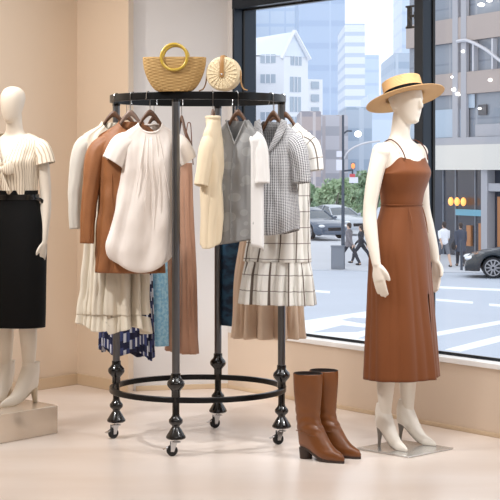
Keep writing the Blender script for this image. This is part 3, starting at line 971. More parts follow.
def slices(mb, sl, yaw_pts, lift, n=40, m=30, toe_pow=0.75):
    """boot/shoe from horizontal slices: (z, yfront, yback, halfwidth, taper)"""
    rows = []
    for z, yf, yb, w, tp in smooth_keys(sl, m):
        row = []
        yc = (yf + yb) / 2; L = (yb - yf) / 2
        for j in range(n):
            a = 2 * PI * j / n
            y = yc + L * math.sin(a)
            u = max(0.0, (y - yf) / (2 * L)) if L > 0 else 0        # 0 at the toe
            ww = w * lerp(1.0, min(1.0, .30 + 1.25 * u ** .8), tp)
            row.append(Vector((ww * sgn(math.cos(a)) * abs(math.cos(a)) ** .85, y, z + lerp(lift(y), lift(0), sstep(.055, .115, z)))))
        rows.append(row)
    mb.grid(rows, True, True, True, uvf=lambda i, j: (j / n * .3, i * .01))

# --- right mannequin
MR = Vector((.737, 7.79, 0)); YR = R(47)
man = thing('mannequin', 'cream female mannequin wearing straw hat and rust brown dress by window', 'mannequin', MR, YR)
b = MB()
# ankle positions (local): heels raised on pumps
def loc_of(wx, wy):
    v = Matrix.Rotation(-YR, 3, 'Z') @ (Vector((wx, wy, 0)) - MR); return v
hn = loc_of(.640, 7.815); hf = loc_of(.757, 7.945)       # heel centres
yawn = R(31) - YR; yawf = R(44) - YR
def fdir(yw): return Vector((math.sin(yw), -math.cos(yw), 0))
an = hn + fdir(yawn) * .035; af = hf + fdir(yawf) * .035
legs = []
for sg, an_ in ((-1, an), (1, af)):
    hx = sg * .078
    kx, ky = lerp(hx, an_.x, .5), lerp(.01, an_.y, .5) - .022
    legs.append([(hx, .012, .93, .088), (hx, .004, .78, .076), (lerp(hx, kx, .7), ky * .7, .62, .060), (kx, ky, .51, .050), (lerp(kx, an_.x, .3), lerp(ky, an_.y, .35) + .010, .41, .051), (lerp(kx, an_.x, .6), lerp(ky, an_.y, .65) + .010, .30, .043), (an_.x, an_.y, .19, .031), (an_.x, an_.y, .145, .031)])
armR = [(-.148, .008, 1.445, .044), (-.168, .014, 1.38, .041), (-.190, .026, 1.27, .037), (-.205, .032, 1.165, .033), (-.214, .020, 1.07, .034), (-.222, -.008, .97, .026), (-.225, -.026, .90, .021)]
armL = [(.148, .008, 1.445, .044), (.168, .014, 1.38, .041), (.198, .026, 1.27, .037), (.222, .032, 1.165, .033), (.238, .020, 1.07, .034), (.247, -.008, .97, .026), (.248, -.022, .90, .021)]
figure(b, [armR, armL], legs, headc=(.008, -.018, 1.69))
hand(b, Vector((-.225, -.026, .905)), Vector((.06, -.14, -1)), 1, Vector((.25, -1, 0)))
hand(b, Vector((.248, -.022, .905)), Vector((-.05, -.14, -1)), -1, Vector((-.25, -1, 0)))
b.remeshed('body', M['mannequin'], man, .0048, 5, .5)

def lift_fn(h, yb, ya):
    return lambda y: h * sstep(ya, yb, y)
def pump(heel_loc, yw, label, parent_yaw, origin, boot_h, mt, heelmt, hh, sl, heel_r, L):
    t = thing('high_heeled_shoe', label, 'shoe', origin, parent_yaw)
    return t
plate_c = Vector((.75, 7.757, 0))
# base plate
M['plate'] = mat('polished steel plate', (206, 204, 200), 0.16, 0.6)
pl = MB(); pl.box((0, 0, .005), (.335, .335, .008)); 
plo = pl.build('mannequin_stand_plate', M['plate'], None, bevel=.002)
plo.location = plate_c; plo.rotation_euler = (0, 0, R(45)); tag(plo, 'square polished metal base plate under the cream mannequin in the rust brown dress', 'base plate')
# pumps
M['pump'] = mat('white shoe leather', (240, 232, 220), 0.4)
M['heelgrey'] = mat('grey metal heel', (142, 134, 126), 0.35, 0.5)
PZ = .0095
def make_pump(world_heel, yw, label):
    t = thing('high_heeled_shoe', label, 'shoe', (world_heel.x, world_heel.y, PZ), yw, 'white heeled pumps on the steel plate')
    lf = lambda y: .085 * sstep(-.155, .0, y)
    s = MB()
    slices(s, [(.001, -.212, .026, .028, 1.0), (.012, -.214, .030, .034, 1.0), (.026, -.198, .032, .036, .9), (.040, -.168, .032, .036, .7), (.055, -.13, .031, .036, .4), (.075, -.085, .030, .035, .1), (.10, -.052, .022, .034, 0), (.125, -.042, .010, .033, 0)], None, lf)
    s.build('upper', M['pump'], t, angle=60)
    s = MB()
    slices(s, [(.0, -.215, .026, .029, 1.0), (.0025, -.215, .026, .029, 1.0)], None, lambda y: lf(y) - .001, m=3)
    s.build('sole', M['heelgrey'], t)
    h = MB()
    rows = []
    for i in range(10):
        q = i / 9
        z = lerp(0, .088, q); r_ = lerp(.0075, .019, q ** 2); yo = lerp(.016, .006, q)
        rows.append([Vector((r_ * math.cos(a), yo + r_ * math.sin(a), z)) for a in (2 * PI * j / 16 for j in range(16))])
    h.grid(rows, True, True, True); h.build('heel', M['heelgrey'], t)
make_pump(Vector((.640, 7.815, 0)), R(31), 'white pointed pump on the near foot of the hatted mannequin')
make_pump(Vector((.757, 7.945, 0)), R(44), 'white pointed pump on the far foot of the hatted mannequin')

# dress
M['rust'] = cloth('rust brown crepe', (124, 70, 35), 0.6, sheen=0.1, var=0.04)
M['rustdark'] = cloth('dark brown strap', (92, 46, 26), 0.6)
dr = thing('dress', 'rust brown midi strap dress with side slit on the hatted mannequin', 'dress', MR, YR)
b = MB()
NS = 160
prof = [(.345, .202, .158, 0.004, .0), (.50, .192, .150, 0, .0), (.68, .180, .138, 0, .004), (.85, .172, .128, 0, .008), (.98, .168, .120, 0, .010), (1.07, .146, .106, 0, .006), (1.14, .124, .092, 0, 0), (1.186, .116, .087, 0, -.002), (1.24, .122, .092, 0, -.005), (1.30, .138, .108, 0, -.012), (1.345, .146, .116, 0, -.016), (1.385, .146, .106, 0, -.008), (1.425, .146, .090, 0, .0)]
rows_n = 90
zs = [k[0] for k in smooth_keys(prof, rows_n)]
slit0 = int(NS * (279 / 360))
def skp(i, j): return zs[i] < .74 and 0 <= j - slit0 <= 1 + int(4.5 * sstep(.74, .38, zs[i]))
f2 = fold_fn(91, (4, 7))
grid = []
for i, (z, hw, hd, xo, yo) in enumerate(smooth_keys(prof, rows_n)):
    row = []
    for j in range(NS):
        th = 2 * PI * j / NS
        c, s_ = math.cos(th), math.sin(th)
        am = interp(((.34, .020), (.8, .012), (1.02, .0015), (1.45, .0)), z)
        d = am * f2(th, z * .4)
        if z < .76:
            dj = (j - slit0 - 1)
            op = sstep(.74, .35, z)
            if -12 <= dj <= 0: d += .014 * op * (1 + dj / 12)
            if 0 < dj <= 14: d -= .022 * op * (1 - dj / 14)
        if abs(z - 1.186) < .012: d -= .0018
        x = (hw + d) * sgn(c) * abs(c) ** .95 + xo; y = (hd + d) * sgn(s_) * abs(s_) ** .95 + yo
        w = sstep(1.32, 1.425, z)
        if s_ < 0: zz = z - w * (.008 + .012 * (1 - (x / .10) ** 2) if abs(x) < .10 else .008 + .064 * sstep(.095, .16, abs(x)))
        else: zz = z - w * .075
        if s_ < 0 and abs(x) >= .10: pass
        row.append(Vector((x, y, zz)))
    grid.append(row)
b.grid(grid, True, uvf=lambda i, j: (j / NS * .9, zs[i]), skip=skp)
b.build('bodice_and_skirt', M['rust'], dr, angle=70, solid=.003)
s = MB()
s.tube([Vector((.119 * sgn(math.cos(q)) * abs(math.cos(q)) ** .95, -.002 + .0895 * sgn(math.sin(q)) * abs(math.sin(q)) ** .95, 1.186)) for q in (2 * PI * j / 60 for j in range(60))], .0022, 6, closed=True)
s.build('waist_seam', M['rust'], dr)
for sg in (-1, 1):
    s = MB()
    s.tube(smooth_keys([(sg * .088, -.094, 1.405), (sg * .094, -.080, 1.445), (sg * .098, -.048, 1.483), (sg * .097, -.002, 1.502), (sg * .090, .048, 1.475), (sg * .080, .076, 1.42), (sg * .075, .088, 1.352)], 30), .0032, 8)
    s.build('strap', M['rustdark'], dr)
    s = MB(); s.tube(smooth_keys([(sg * .055, -.087, 1.176), (sg * .057, -.103, 1.12), (sg * .060, -.116, 1.05)], 12), [.001 + .0022 * math.sin(PI * i / 11) for i in range(12)], 6)
    s.build('dart', M['rust'], dr)

# straw boater
M['boater'] = straw('honey straw', (226, 186, 134), (196, 150, 98), 40, 900, 0.5)
M['ribbon'] = mat('black ribbon', (9, 9, 9), 0.85, spec=.2)
hat = thing('straw_hat', 'wide brimmed honey straw boater hat with black ribbon on the mannequin', 'hat', MR + Matrix.Rotation(YR, 3, 'Z') @ Vector((.012, -.012, 1.712)), YR)
hat.rotation_euler = (R(-19), R(2), YR)
b = MB()
b.lathe([(.096, .0), (.100, -.004), (.14, -.006), (.17, -.008), (.195, -.012), (.1965, -.010), (.195, -.008), (.17, -.004), (.14, -.002), (.104, .001), (.0985, .004)], 72, cap=False); b.build('brim', M['boater'], hat, angle=60)
b = MB()
cp = [(.0985, .0)]
for i in range(14): cp.append((.0985 - .0035 * (i / 13) + .0012 * math.sin(i * PI), .006 * i + .003))
cp += [(.095, .084), (.088, .088), (.05, .090), (.004, .091)]
b.lathe(cp, 64, cap=False); b.build('crown', M['boater'], hat, angle=60, solid=.002)
b = MB(); b.lathe([(.1000, .003), (.1012, .004), (.1000, .034), (.0985, .035)], 64, cap=False); rb = b.build('ribbon', M['ribbon'], hat)
b = MB()
for sg in (-1, 1): b.box((.101, sg * .014, .019), (.010, .026, .022))
b.box((.104, 0, .019), (.010, .008, .024)); b.build('bow', M['ribbon'], rb, bevel=.002)

# --- left mannequin on a plinth
PT = .144
plx = [Vector((-.99, 8.24, 0)), Vector((-1.122, 8.386, 0)), Vector((-1.70, 7.62, 0)), Vector((-1.568, 7.47, 0))]
M['plinth'] = mat('smoked mirror acrylic', (220, 204, 186), 0.13, 0.4)
e1 = Vector((-.6, -.8, 0)); e2 = Vector((-.67, .742, 0))
c0 = Vector((-.99, 8.24, 0))
pl = MB(); pl.prism([c0, c0 + e1 * .62, c0 + e1 * .62 + e2 * .42, c0 + e2 * .42], Vector((0, 0, 0)), Vector((0, 0, PT)))
tag(pl.build('display_plinth', M['plinth'], None, bevel=.003), 'low mirrored plinth under the mannequin in the black skirt', 'plinth')
ML = Vector((-1.222, 8.285, PT + .001)); YL = R(-18)
KL = .925
man2 = thing('mannequin', 'cream faceless mannequin at left edge in striped blouse and black skirt', 'mannequin', ML, YL)
man2.scale = (1, 1, 1)
b = MB()
def loc2(wx, wy): return (Matrix.Rotation(-YL, 3, 'Z') @ (Vector((wx, wy, 0)) - Vector((ML.x, ML.y, 0)))) / KL
hA = loc2(-1.132, 8.330); hB = loc2(-1.272, 8.400)
yA = R(-36) - YL; yB = R(-14) - YL
legs = []
for sg, hh, yw in ((1, hA, yA), (-1, hB, yB)):
    an_ = hh + fdir(yw) * .03
    hx = sg * .075
    kx, ky = lerp(hx, an_.x, .5), lerp(.01, an_.y, .5) - .02
    legs.append([(hx, .012, .93, .088), (hx, .004, .78, .076), (lerp(hx, kx, .7), ky * .7, .62, .060), (kx, ky, .51, .050), (lerp(kx, an_.x, .3), lerp(ky, an_.y, .35) + .010, .41, .051), (lerp(kx, an_.x, .6), lerp(ky, an_.y, .65) + .010, .30, .043), (an_.x, an_.y, .19, .032), (an_.x, an_.y, .15, .032)])
aR = [(-.145, .010, 1.445, .042), (-.160, .018, 1.38, .039), (-.172, .03, 1.27, .034), (-.178, .036, 1.165, .030), (-.180, .028, 1.07, .030), (-.182, .010, .97, .024), (-.184, -.004, .90, .019)]
aL = [(-p[0], p[1], p[2], p[3]) for p in aR]
figure(b, [aR, aL], legs, face=False, headc=(-.006, -.006, 1.675), hs=.9)
hand(b, Vector((-.184, -.004, .905)), Vector((.04, -.14, -1)), 1, Vector((.25, -1, 0)))
hand(b, Vector((.184, -.004, .905)), Vector((-.04, -.14, -1)), -1, Vector((-.25, -1, 0)))
b.xform(Matrix.Scale(KL, 4))
b.remeshed('body', M['mannequin_warm'], man2, .0048, 6, .5)
# blouse
M['stripe'] = pattern_stripes('cream blouse with brown stripes', (238, 226, 206), (150, 118, 92))
bl = thing('blouse', 'cream blouse with brown stripes and front bow on the left mannequin', 'blouse', ML, YL)
b = MB()
body_shell(b, [(1.03, .118, .090, 0, 0), (1.08, .118, .088, 0, 0), (1.13, .124, .092, 0, -.004), (1.20, .136, .108, 0, -.012), (1.25, .142, .118, 0, -.016), (1.29, .146, .104, 0, -.006), (1.335, .150, .084, 0, .004), (1.365, .142, .070, 0, .010), (1.388, .105, .060, 0, .012), (1.402, .072, .055, 0, .012)],
           seed=101, ks=(6, 9), amp=((1.0, .007), (1.2, .004), (1.4, .001)), neck=(.160, .0, .080, 'v'), crease=.008, pw=.95)
b.build('bodice', M['stripe'], bl, angle=70, solid=.003)
for sg in (-1, 1):
    s = MB(); sleeve(s, [(sg * .095, .008, 1.345), (sg * .138, .010, 1.322), (sg * .160, .012, 1.285), (sg * .172, .012, 1.24)], [.044, .049, .052, .054], seed=105 + sg, amp=.004, flat=.95)
    s.build('sleeve', M['stripe'], bl, angle=70, solid=.003)
s = MB()
s.ball((-.005, -.142, 1.212), (.014, .014, .016), 14)
for sg in (-1, 1):
    rows = []
    for i in range(14):
        q = i / 13
        x = sg * (.006 + .078 * q); hz = .012 + .026 * math.sin(PI * min(1, q * 1.05)) ; hy = .006 + .010 * math.sin(PI * q)
        rows.append([Vector((x - .005, -.140 + .05 * q * q + hy * math.cos(a), 1.214 + .012 * q + hz * math.sin(a))) for a in (2 * PI * j / 16 for j in range(16))])
    s.grid(rows, True, True, True)
    rows = []
    for i in range(14):
        q = i / 13
        rows.append([Vector((-.005 + sg * (.004 + .022 * q) + (.006 + .016 * q) * math.cos(a), -.146 + .012 * q + .004 * math.sin(a), 1.205 - .10 * q * (1 if sg > 0 else .75))) for a in (2 * PI * j / 12 for j in range(12))])
    s.grid(rows, True, True, True)
s.build('bow', M['stripe'], bl, angle=60)
# skirt
M['black'] = cloth('black wool', (9, 9, 10), 0.85, sheen=0.0)
M['belt'] = mat('black patent leather', (16, 16, 17), 0.2, coat=0.6)
sk = thing('skirt', 'black knee length pencil skirt with belt on the left mannequin', 'skirt', ML, YL)
b = MB()
body_shell(b, [(.400, .166, .122, 0, .004), (.5, .170, .124, 0, .004), (.7, .173, .124, 0, .006), (.84, .172, .124, 0, .010), (.94, .164, .118, 0, .010), (1.02, .142, .106, 0, .006), (1.07, .128, .098, 0, 0), (1.105, .128, .096, 0, 0)], seed=111, ks=(2, 3), amp=((.4, .005), (1, .001)), pw=.95)
b.build('skirt_panel', M['black'], sk, angle=70, solid=.003)
s = MB()
s.lathe([(1.0, 1.055), (1.02, 1.056), (1.02, 1.084), (1.0, 1.085)], 60, cap=False)
s.v = [(x * .134, y * .102, z) for x, y, z in s.v]
bt = s.build('belt', M['belt'], sk)
s = MB(); s.box((-.055, -.104, 1.070), (.04, .008, .034)); s.build('buckle', M['belt'], bt, bevel=.003)
s = MB(); s.tube(smooth_keys([(.125, -.02, 1.066), (.150, -.01, 1.060), (.165, .01, 1.042)], 8), .010, 8, flat=(.9, .25)); s.build('belt_tail', M['belt'], bt)
# ankle boots
M['wboot'] = mat('off white boot leather', (236, 226, 212), 0.5)
M['cheel'] = mat('cream heel', (226, 210, 184), 0.4)
def ankle_boot(wh, yw, label):
    t = thing('ankle_boot', label, 'boot', (wh.x, wh.y, PT + .001), yw, 'white ankle boots on the plinth')
    lf = lambda y: .075 * sstep(-.16, .0, y)
    s = MB()
    slices(s, [(.001, -.235, .028, .030, 1.0), (.012, -.238, .033, .037, 1.0), (.028, -.222, .036, .040, .9), (.046, -.180, .037, .041, .6), (.065, -.125, .037, .042, .25), (.09, -.080, .036, .042, 0), (.115, -.062, .034, .041, 0), (.135, -.058, .034, .041, 0)], None, lf)
    s.build('upper', M['wboot'], t, angle=60)
    s = MB(); slices(s, [(.131, -.0605, .0365, .043, 0), (.137, -.0605, .0365, .043, 0)], None, lf, m=4); s.build('cuff', M['wboot'], t)
    s = MB(); slices(s, [(.0, -.238, .028, .031, 1.0), (.003, -.239, .028, .032, 1.0)], None, lambda y: lf(y) - .001, m=3); s.build('sole', M['cheel'], t)
    h = MB(); rows = []
    for i in range(8):
        q = i / 7; z = lerp(0, .078, q); r_ = lerp(.013, .024, q * q); yo = lerp(.020, .008, q)
        rows.append([Vector((r_ * math.cos(a), yo + r_ * math.sin(a), z)) for a in (2 * PI * j / 18 for j in range(18))])
    h.grid(rows, True, True, True); h.build('heel', M['cheel'], t)
ankle_boot(Vector((-1.132, 8.330, 0)), R(-36), 'white heeled ankle boot in full view on the plinth')
ankle_boot(Vector((-1.272, 8.400, 0)), R(-14), 'white heeled ankle boot cut by the left edge on the plinth')

# ------------------------------------------------------------------ brown knee boots
M['bootleather'] = mat('cognac leather', (122, 70, 30), 0.38, nscale=9, nvar=0.14, bump=0.10, bscale=45, coat=0.15)
M['bootsole'] = mat('dark stacked sole', (52, 36, 28), 0.5)
M['bootlining'] = mat('dark boot lining', (40, 28, 22), 0.8)
def knee_boot(wh, yw, label):
    t = thing('knee_boot', label, 'boot', (wh.x, wh.y, 0), yw, 'brown knee boots on the floor')
    lf = lambda y: .048 * sstep(-.14, .0, y)
    s = MB()
    sl = [(.010, -.212, .036, .036, .5), (.022, -.214, .040, .042, .5), (.040, -.200, .042, .044, .45), (.060, -.160, .043, .045, .4), (.085, -.110, .044, .046, .15), (.110, -.078, .046, .047, 0), (.140, -.064, .048, .047, 0), (.20, -.066, .054, .051, 0), (.26, -.070, .060, .056, 0), (.31, -.072, .062, .060, 0), (.352, -.072, .063, .061, 0)]
    slices(s, sl, None, lf, m=60, n=48)
    # open top: drop the cap, add slouch creases
    vs = []
    for x, y, z in s.v:
        w = .6 * sstep(.11, .15, z) * (1 - sstep(.22, .28, z))
        d = 1 + w * (.10 * math.sin(z * 150 + 6 * x / .05 + 3 * y / .05) * .5 + .03 * noise.noise((x * 30, y * 30, z * 40)))
        vs.append((x * d, (y + .01) * d - .01, z))
    s.v = vs
    s.f.pop(); s.uv.pop()
    s.build('upper', M['bootleather'], t, angle=60, solid=.004)
    s = MB(); slices(s, [(.28, -.066, .055, .053, 0), (.32, -.067, .058, .056, 0), (.350, -.0675, .0585, .0565, 0)], None, lf, m=8)
    s.f.pop(); s.uv.pop(); s.build('lining', M['bootlining'], t)
    s = MB(); slices(s, [(.0, -.216, .036, .040, .5), (.012, -.217, .037, .041, .5)], None, lambda y: lf(y), m=4); s.build('sole', M['bootsole'], t)
    s = MB(); slices(s, [(.0, -.022, .034, .029, 0), (.025, -.026, .036, .031, 0), (.052, -.030, .038, .034, 0)], None, lambda y: 0, m=8); s.build('heel', M['bootsole'], t, angle=60)
    s = MB(); s.tube([Vector((.061 * math.cos(q), -.0045 + .0675 * math.sin(q), .3995)) for q in (2 * PI * j / 40 for j in range(40))], .0028, 8, closed=True); s.build('top_binding', M['bootlining'], t)
    s = MB(); s.tube(smooth_keys([(-.046, .030, .135), (-.050, -.02, .13), (-.047, -.06, .12), (-.03, -.085, .115), (0, -.095, .118), (.03, -.085, .115), (.047, -.06, .12), (.050, -.02, .13), (.046, .03, .135)], 30), .002, 6); s.build('seam', M['bootleather'], t)
knee_boot(Vector((.268, 7.52, 0)), R(50), 'brown heeled knee boot standing in front, nearer the rack')
knee_boot(Vector((.348, 7.63, 0)), R(52), 'brown heeled knee boot standing behind its pair, nearer the mannequin')

# ------------------------------------------------------------------ the street
GZ = -2.04
def gpt(x, y):
    D = (EYE - GZ) * F / (y - HOR)
    return Vector(((x - 250) / F * D, D, GZ))
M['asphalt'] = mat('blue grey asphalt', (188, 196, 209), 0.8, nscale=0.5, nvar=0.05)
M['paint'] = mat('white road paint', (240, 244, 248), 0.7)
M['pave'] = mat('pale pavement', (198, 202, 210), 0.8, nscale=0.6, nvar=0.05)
gm = MB(); gm.box((0, 380, GZ - .2), (900, 736, .4)); struct('street_ground', gm, M['asphalt'])
gm = MB(); gm.prism([gpt(230, 269), gpt(620, 276), gpt(620, 225), gpt(230, 225)], Vector((0, 0, -.02)), Vector((0, 0, .03)))
struct('pavement', gm, M['pave'])
gm = MB(); gm.box((1.5, 15, GZ + .05), (40, 8, .3)); struct('near_pavement', gm, M['pave'])
def paint_poly(pts):
    m = MB(); m.prism([gpt(*p) for p in pts], Vector((0, 0, .0)), Vector((0, 0, .012)))
    o = m.build('road_marking', M['paint'])
    o['kind'] = 'structure'
paint_poly([(284, 324), (372, 311), (400, 309), (400, 346), (284, 346)])
def patch(pts):
    m = MB(); m.prism([gpt(*p) for p in pts], Vector((0, 0, .012)), Vector((0, 0, .02)))
    o = m.build('asphalt_patch', M['asphalt']); o['kind'] = 'structure'
patch([(342, 320.5), (352, 318.2), (400, 321.5), (400, 325), (362, 324)])
patch([(313, 333), (342, 326), (372, 329.2), (357, 332.5)])
patch([(358, 339), (372, 334.5), (400, 335), (400, 341)])
paint_poly([(428, 334), (500, 321), (500, 324.5), (428, 338)])
paint_poly([(445, 350), (500, 336), (500, 342), (460, 352)])
paint_poly([(436, 299), (473, 302), (473, 304), (436, 301)])
paint_poly([(489, 304), (520, 306), (520, 308.5), (489, 306)])
paint_poly([(310, 290), (330, 291.5), (330, 293.5), (310, 292)])
paint_poly([(380, 284), (520, 290), (520, 292), (380, 286)])

# distant buildings -------------------------------------------------
def building(name, label, x0, x1, ytop, D, dep, m, roof=None, rot=0, h_extra=0):
    a, b_ = at(x0, ytop, D), at(x1, ytop, D)
    cx = (a.x + b_.x) / 2; w = b_.x - a.x; h = a.z - GZ + h_extra
    t = thing(name, label, 'building', (cx, D + dep / 2, GZ), rot, 'towers in the distance' if name == 'tower_block' else 'low blocks behind the trees')
    k = MB(); k.box((0, 0, h / 2), (w, dep, h)); k.build('facade', m, t)
    k = MB(); k.box((0, 0, h + w * .02), (w * .96, dep * .96, w * .04)); k.build('parapet', m, t)
    return t
M['tw_blue'] = bands('blue curtain wall', (190, 207, 230), (180, 198, 224), 6.0, 1.6, 9, .4, (198, 213, 234))  # aerial haze is put into these pale wall colours
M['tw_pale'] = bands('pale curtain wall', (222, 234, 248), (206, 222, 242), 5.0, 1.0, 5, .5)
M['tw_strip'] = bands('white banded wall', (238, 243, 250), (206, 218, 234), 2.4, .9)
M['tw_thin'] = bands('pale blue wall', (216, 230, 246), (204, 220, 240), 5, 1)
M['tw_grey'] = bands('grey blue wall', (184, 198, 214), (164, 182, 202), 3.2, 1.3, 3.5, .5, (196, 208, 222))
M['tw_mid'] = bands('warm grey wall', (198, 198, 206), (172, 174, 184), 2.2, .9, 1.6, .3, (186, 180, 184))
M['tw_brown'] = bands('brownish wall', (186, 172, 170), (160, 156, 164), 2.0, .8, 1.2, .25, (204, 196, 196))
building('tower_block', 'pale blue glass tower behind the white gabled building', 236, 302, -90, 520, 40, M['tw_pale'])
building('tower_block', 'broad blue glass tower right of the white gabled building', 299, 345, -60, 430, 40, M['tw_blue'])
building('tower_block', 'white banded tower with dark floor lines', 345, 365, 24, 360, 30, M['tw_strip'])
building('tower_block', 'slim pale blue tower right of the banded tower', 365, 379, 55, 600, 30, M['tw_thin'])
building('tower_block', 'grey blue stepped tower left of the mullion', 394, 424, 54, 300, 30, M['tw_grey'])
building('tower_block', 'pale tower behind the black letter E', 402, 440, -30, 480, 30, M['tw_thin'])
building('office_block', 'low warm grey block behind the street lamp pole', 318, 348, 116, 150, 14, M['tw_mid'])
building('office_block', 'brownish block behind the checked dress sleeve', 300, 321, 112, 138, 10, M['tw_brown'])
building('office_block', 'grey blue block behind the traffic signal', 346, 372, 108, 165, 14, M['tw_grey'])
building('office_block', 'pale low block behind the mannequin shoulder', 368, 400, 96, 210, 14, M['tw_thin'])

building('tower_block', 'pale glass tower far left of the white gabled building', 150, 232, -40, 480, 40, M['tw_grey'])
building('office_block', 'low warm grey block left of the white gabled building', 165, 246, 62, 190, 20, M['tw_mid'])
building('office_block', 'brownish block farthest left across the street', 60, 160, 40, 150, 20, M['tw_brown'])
# white gabled building
M['whitewall'] = mat('white render', (240, 243, 248), 0.8)
M['roofwhite'] = mat('pale roof', (232, 240, 250), 0.7)
M['bwin'] = mat('blue grey window glass', (176, 190, 204), 0.2)
D = 200; sc = D / F
wg = thing('gabled_building', 'white gabled building seen through the glass above the rack', 'building', (at(287, 0, D).x, D, GZ), 0)
hE = (170 - 56) * sc + EYE - GZ; hA_ = (170 - 31) * sc + EYE - GZ
def wp(px, py, dy): return Vector(((px - 287) * sc, dy, (170 - py) * sc + EYE - GZ))
k = MB()
gz0 = Vector((0, 0, 0))
# footprint: near corner at x=0; left wing runs to -x, gable wing runs right and back
k.prism([Vector((-9, 1.5, 0)), Vector((-.4, 0, 0)), Vector((2.7, 2.2, 0)), Vector((2.7, 12, 0)), Vector((-9, 12, 0))], Vector((0, 0, 0)), Vector((0, 0, hE)))
k.build('wall', M['whitewall'], wg)
k = MB()
k.add([Vector((-.4, -.1, hE)), Vector((2.7, 2.1, hE)), Vector((.95, 1.0, hA_)), Vector((-9, 1.4, hE + .3)), Vector((-9, 6, hA_ - 1.2)), Vector((2.7, 12, hE)), Vector((-9, 12, hE))],
      [(0, 1, 2), (3, 0, 2, 4), (2, 1, 5), (4, 2, 5, 6)])
k.build('roof', M['roofwhite'], wg, angle=5)
k = MB()
for a, c in ((Vector((-.7, -.35, hE - .3)), Vector((.95, .75, hA_ + .1))), (Vector((2.95, 1.95, hE - .3)), Vector((.95, .75, hA_ + .1)))):
    k.tube([a, c], .28, 4)
k.build('gable_trim', M['whitewall'], wg, angle=5)
def wwin(cx, z, w, h, face='L', nmul=2):
    if face == 'L':
        d = Vector((8.6, -1.5, 0)).normalized(); o = Vector((-.4, 0, 0)) - d * cx; nn = Vector((-.17, -.98, 0))
    else:
        d = Vector((3.1, 2.2, 0)).normalized(); o = Vector((-.4, 0, 0)) + d * cx; nn = Vector((.58, -.815, 0))
    q = [o - d * w / 2, o + d * w / 2]
    m_ = MB(); m_.prism([q[0] + Vector((0, 0, z - h / 2)), q[1] + Vector((0, 0, z - h / 2)), q[1] + Vector((0, 0, z + h / 2)), q[0] + Vector((0, 0, z + h / 2))], nn * -.05, nn * .06)
    wo = m_.build('window', M['bwin'], wg)
    for i in range(1, nmul + 1):
        m_ = MB(); c = q[0].lerp(q[1], i / (nmul + 1)); m_.box((c.x + nn.x * .1, c.y + nn.y * .1, z), (.10, .10, h))
        m_.build('mullion', M['whitewall'], wo)
for zy, hh in ((58.5, 1.1), (78.5, 1.1), (98, 1.0), (116, 1.0), (135, 1.0), (152, 1.0)):
    wwin(2.0, (170 - zy) * sc + EYE - GZ, 1.9, hh)
wwin(1.9, (170 - 60) * sc + EYE - GZ, 1.7, 1.2, 'R', 2)
for zy in (84, 104, 124, 146): wwin(1.8, (170 - zy) * sc + EYE - GZ, 1.7, 1.9, 'R', 2)
k = MB(); k.prism([Vector((2.7, 2.4, 0)), Vector((4.6, 3.2, 0)), Vector((4.6, 12, 0)), Vector((2.7, 12, 0))], gz0, Vector((0, 0, (170 - 78) * sc + EYE - GZ)))
k.build('annex', M['whitewall'], wg)
for zy in (84, 97, 110):
    m_ = MB(); zc = (170 - zy) * sc + EYE - GZ
    m_.prism([Vector((3.1, 2.54, zc - .45)), Vector((4.1, 2.96, zc - .45)), Vector((4.1, 2.96, zc + .45)), Vector((3.1, 2.54, zc + .45))], Vector((.02, -.06, 0)), Vector((.04, -.1, 0)))
    m_.build('window', M['bwin'], wg)

# right facade ------------------------------------------------------
fa, fb = Vector((7.48, 64, GZ)), Vector((9.375, 60, GZ))
fd = (fb - fa); LEN = fd.length; fd.normalize(); fn = Vector((fd.y, -fd.x, 0))
if fn.y > 0: fn = -fn
rb_ = thing('shop_building', 'glass fronted shop building with cream fascia right of the mullion', 'building', (0, 0, 0), 0)
def fpart(name, m, u0, u1, z0, z1, d0=0.0, d1=.12, parent=None, bevel=0):
    q = MB()
    z0 -= GZ; z1 -= GZ
    q.prism([fa + fd * u0 + Vector((0, 0, z0)), fa + fd * u1 + Vector((0, 0, z0)), fa + fd * u1 + Vector((0, 0, z1)), fa + fd * u0 + Vector((0, 0, z1))], fn * d0, fn * d1)
    return q.build(name, m, parent or rb_, bevel=bevel)
M['cream_fascia'] = mat('cream fascia', (226, 222, 214), 0.7, nscale=.6, nvar=.03)
M['taupe'] = mat('taupe spandrel', (176, 162, 156), 0.5, nscale=.5, nvar=.05)
M['fglass'] = bands('grey curtain glass', (134, 142, 154), (120, 128, 142), 1.1, .08, .9, .06, (150, 156, 166), rough=.15)
M['fglass_pale'] = mat('pale blue glass', (176, 192, 208), 0.2, nscale=.6, nvar=.05)
M['shopdark'] = mat('dark shop glass', (64, 66, 76), 0.12, nscale=.8, nvar=.2)
M['stonegrey'] = mat('grey stone', (176, 176, 182), 0.7)
M['fin'] = mat('pale metal fin', (206, 206, 212), 0.3, 0.3)
M['warm'] = mat('warm lantern', (250, 170, 90), 0.5, emit=(255, 170, 90), estr=1.5)
M['lampwhite'] = mat('white lamp', (255, 250, 240), 0.5, emit=(255, 248, 236), estr=2.5)
M['bluesign'] = mat('cyan sign', (96, 150, 172), 0.5, emit=(120, 200, 230), estr=.15)
M['timber'] = mat('shop timber', (176, 120, 76), 0.6)
U0, U1 = -2.2, 9
fpart('glazing', M['fglass'], U0, U1, 2.6, 12.0, -6, -.05)
fpart('storefront', M['shopdark'], U0, U1, GZ, 1.4, -6, -.25)
fpart('fascia', M['cream_fascia'], U0, U1, 1.36, 2.33, -.3, .25)
fpart('ledge', M['stonegrey'], U0, U1, 2.33, 2.62, -.1, .18)
fpart('spandrel', M['taupe'], U0, U1, 4.30, 5.15)
fpart('spandrel', M['taupe'], U0, U1, 6.35, 7.3)
fpart('spandrel', M['taupe'], U0, U1, 9.2, 10.0)
fpart('pale_pane', M['fglass_pale'], U0, 1.9, 2.64, 3.75, .0, .03)
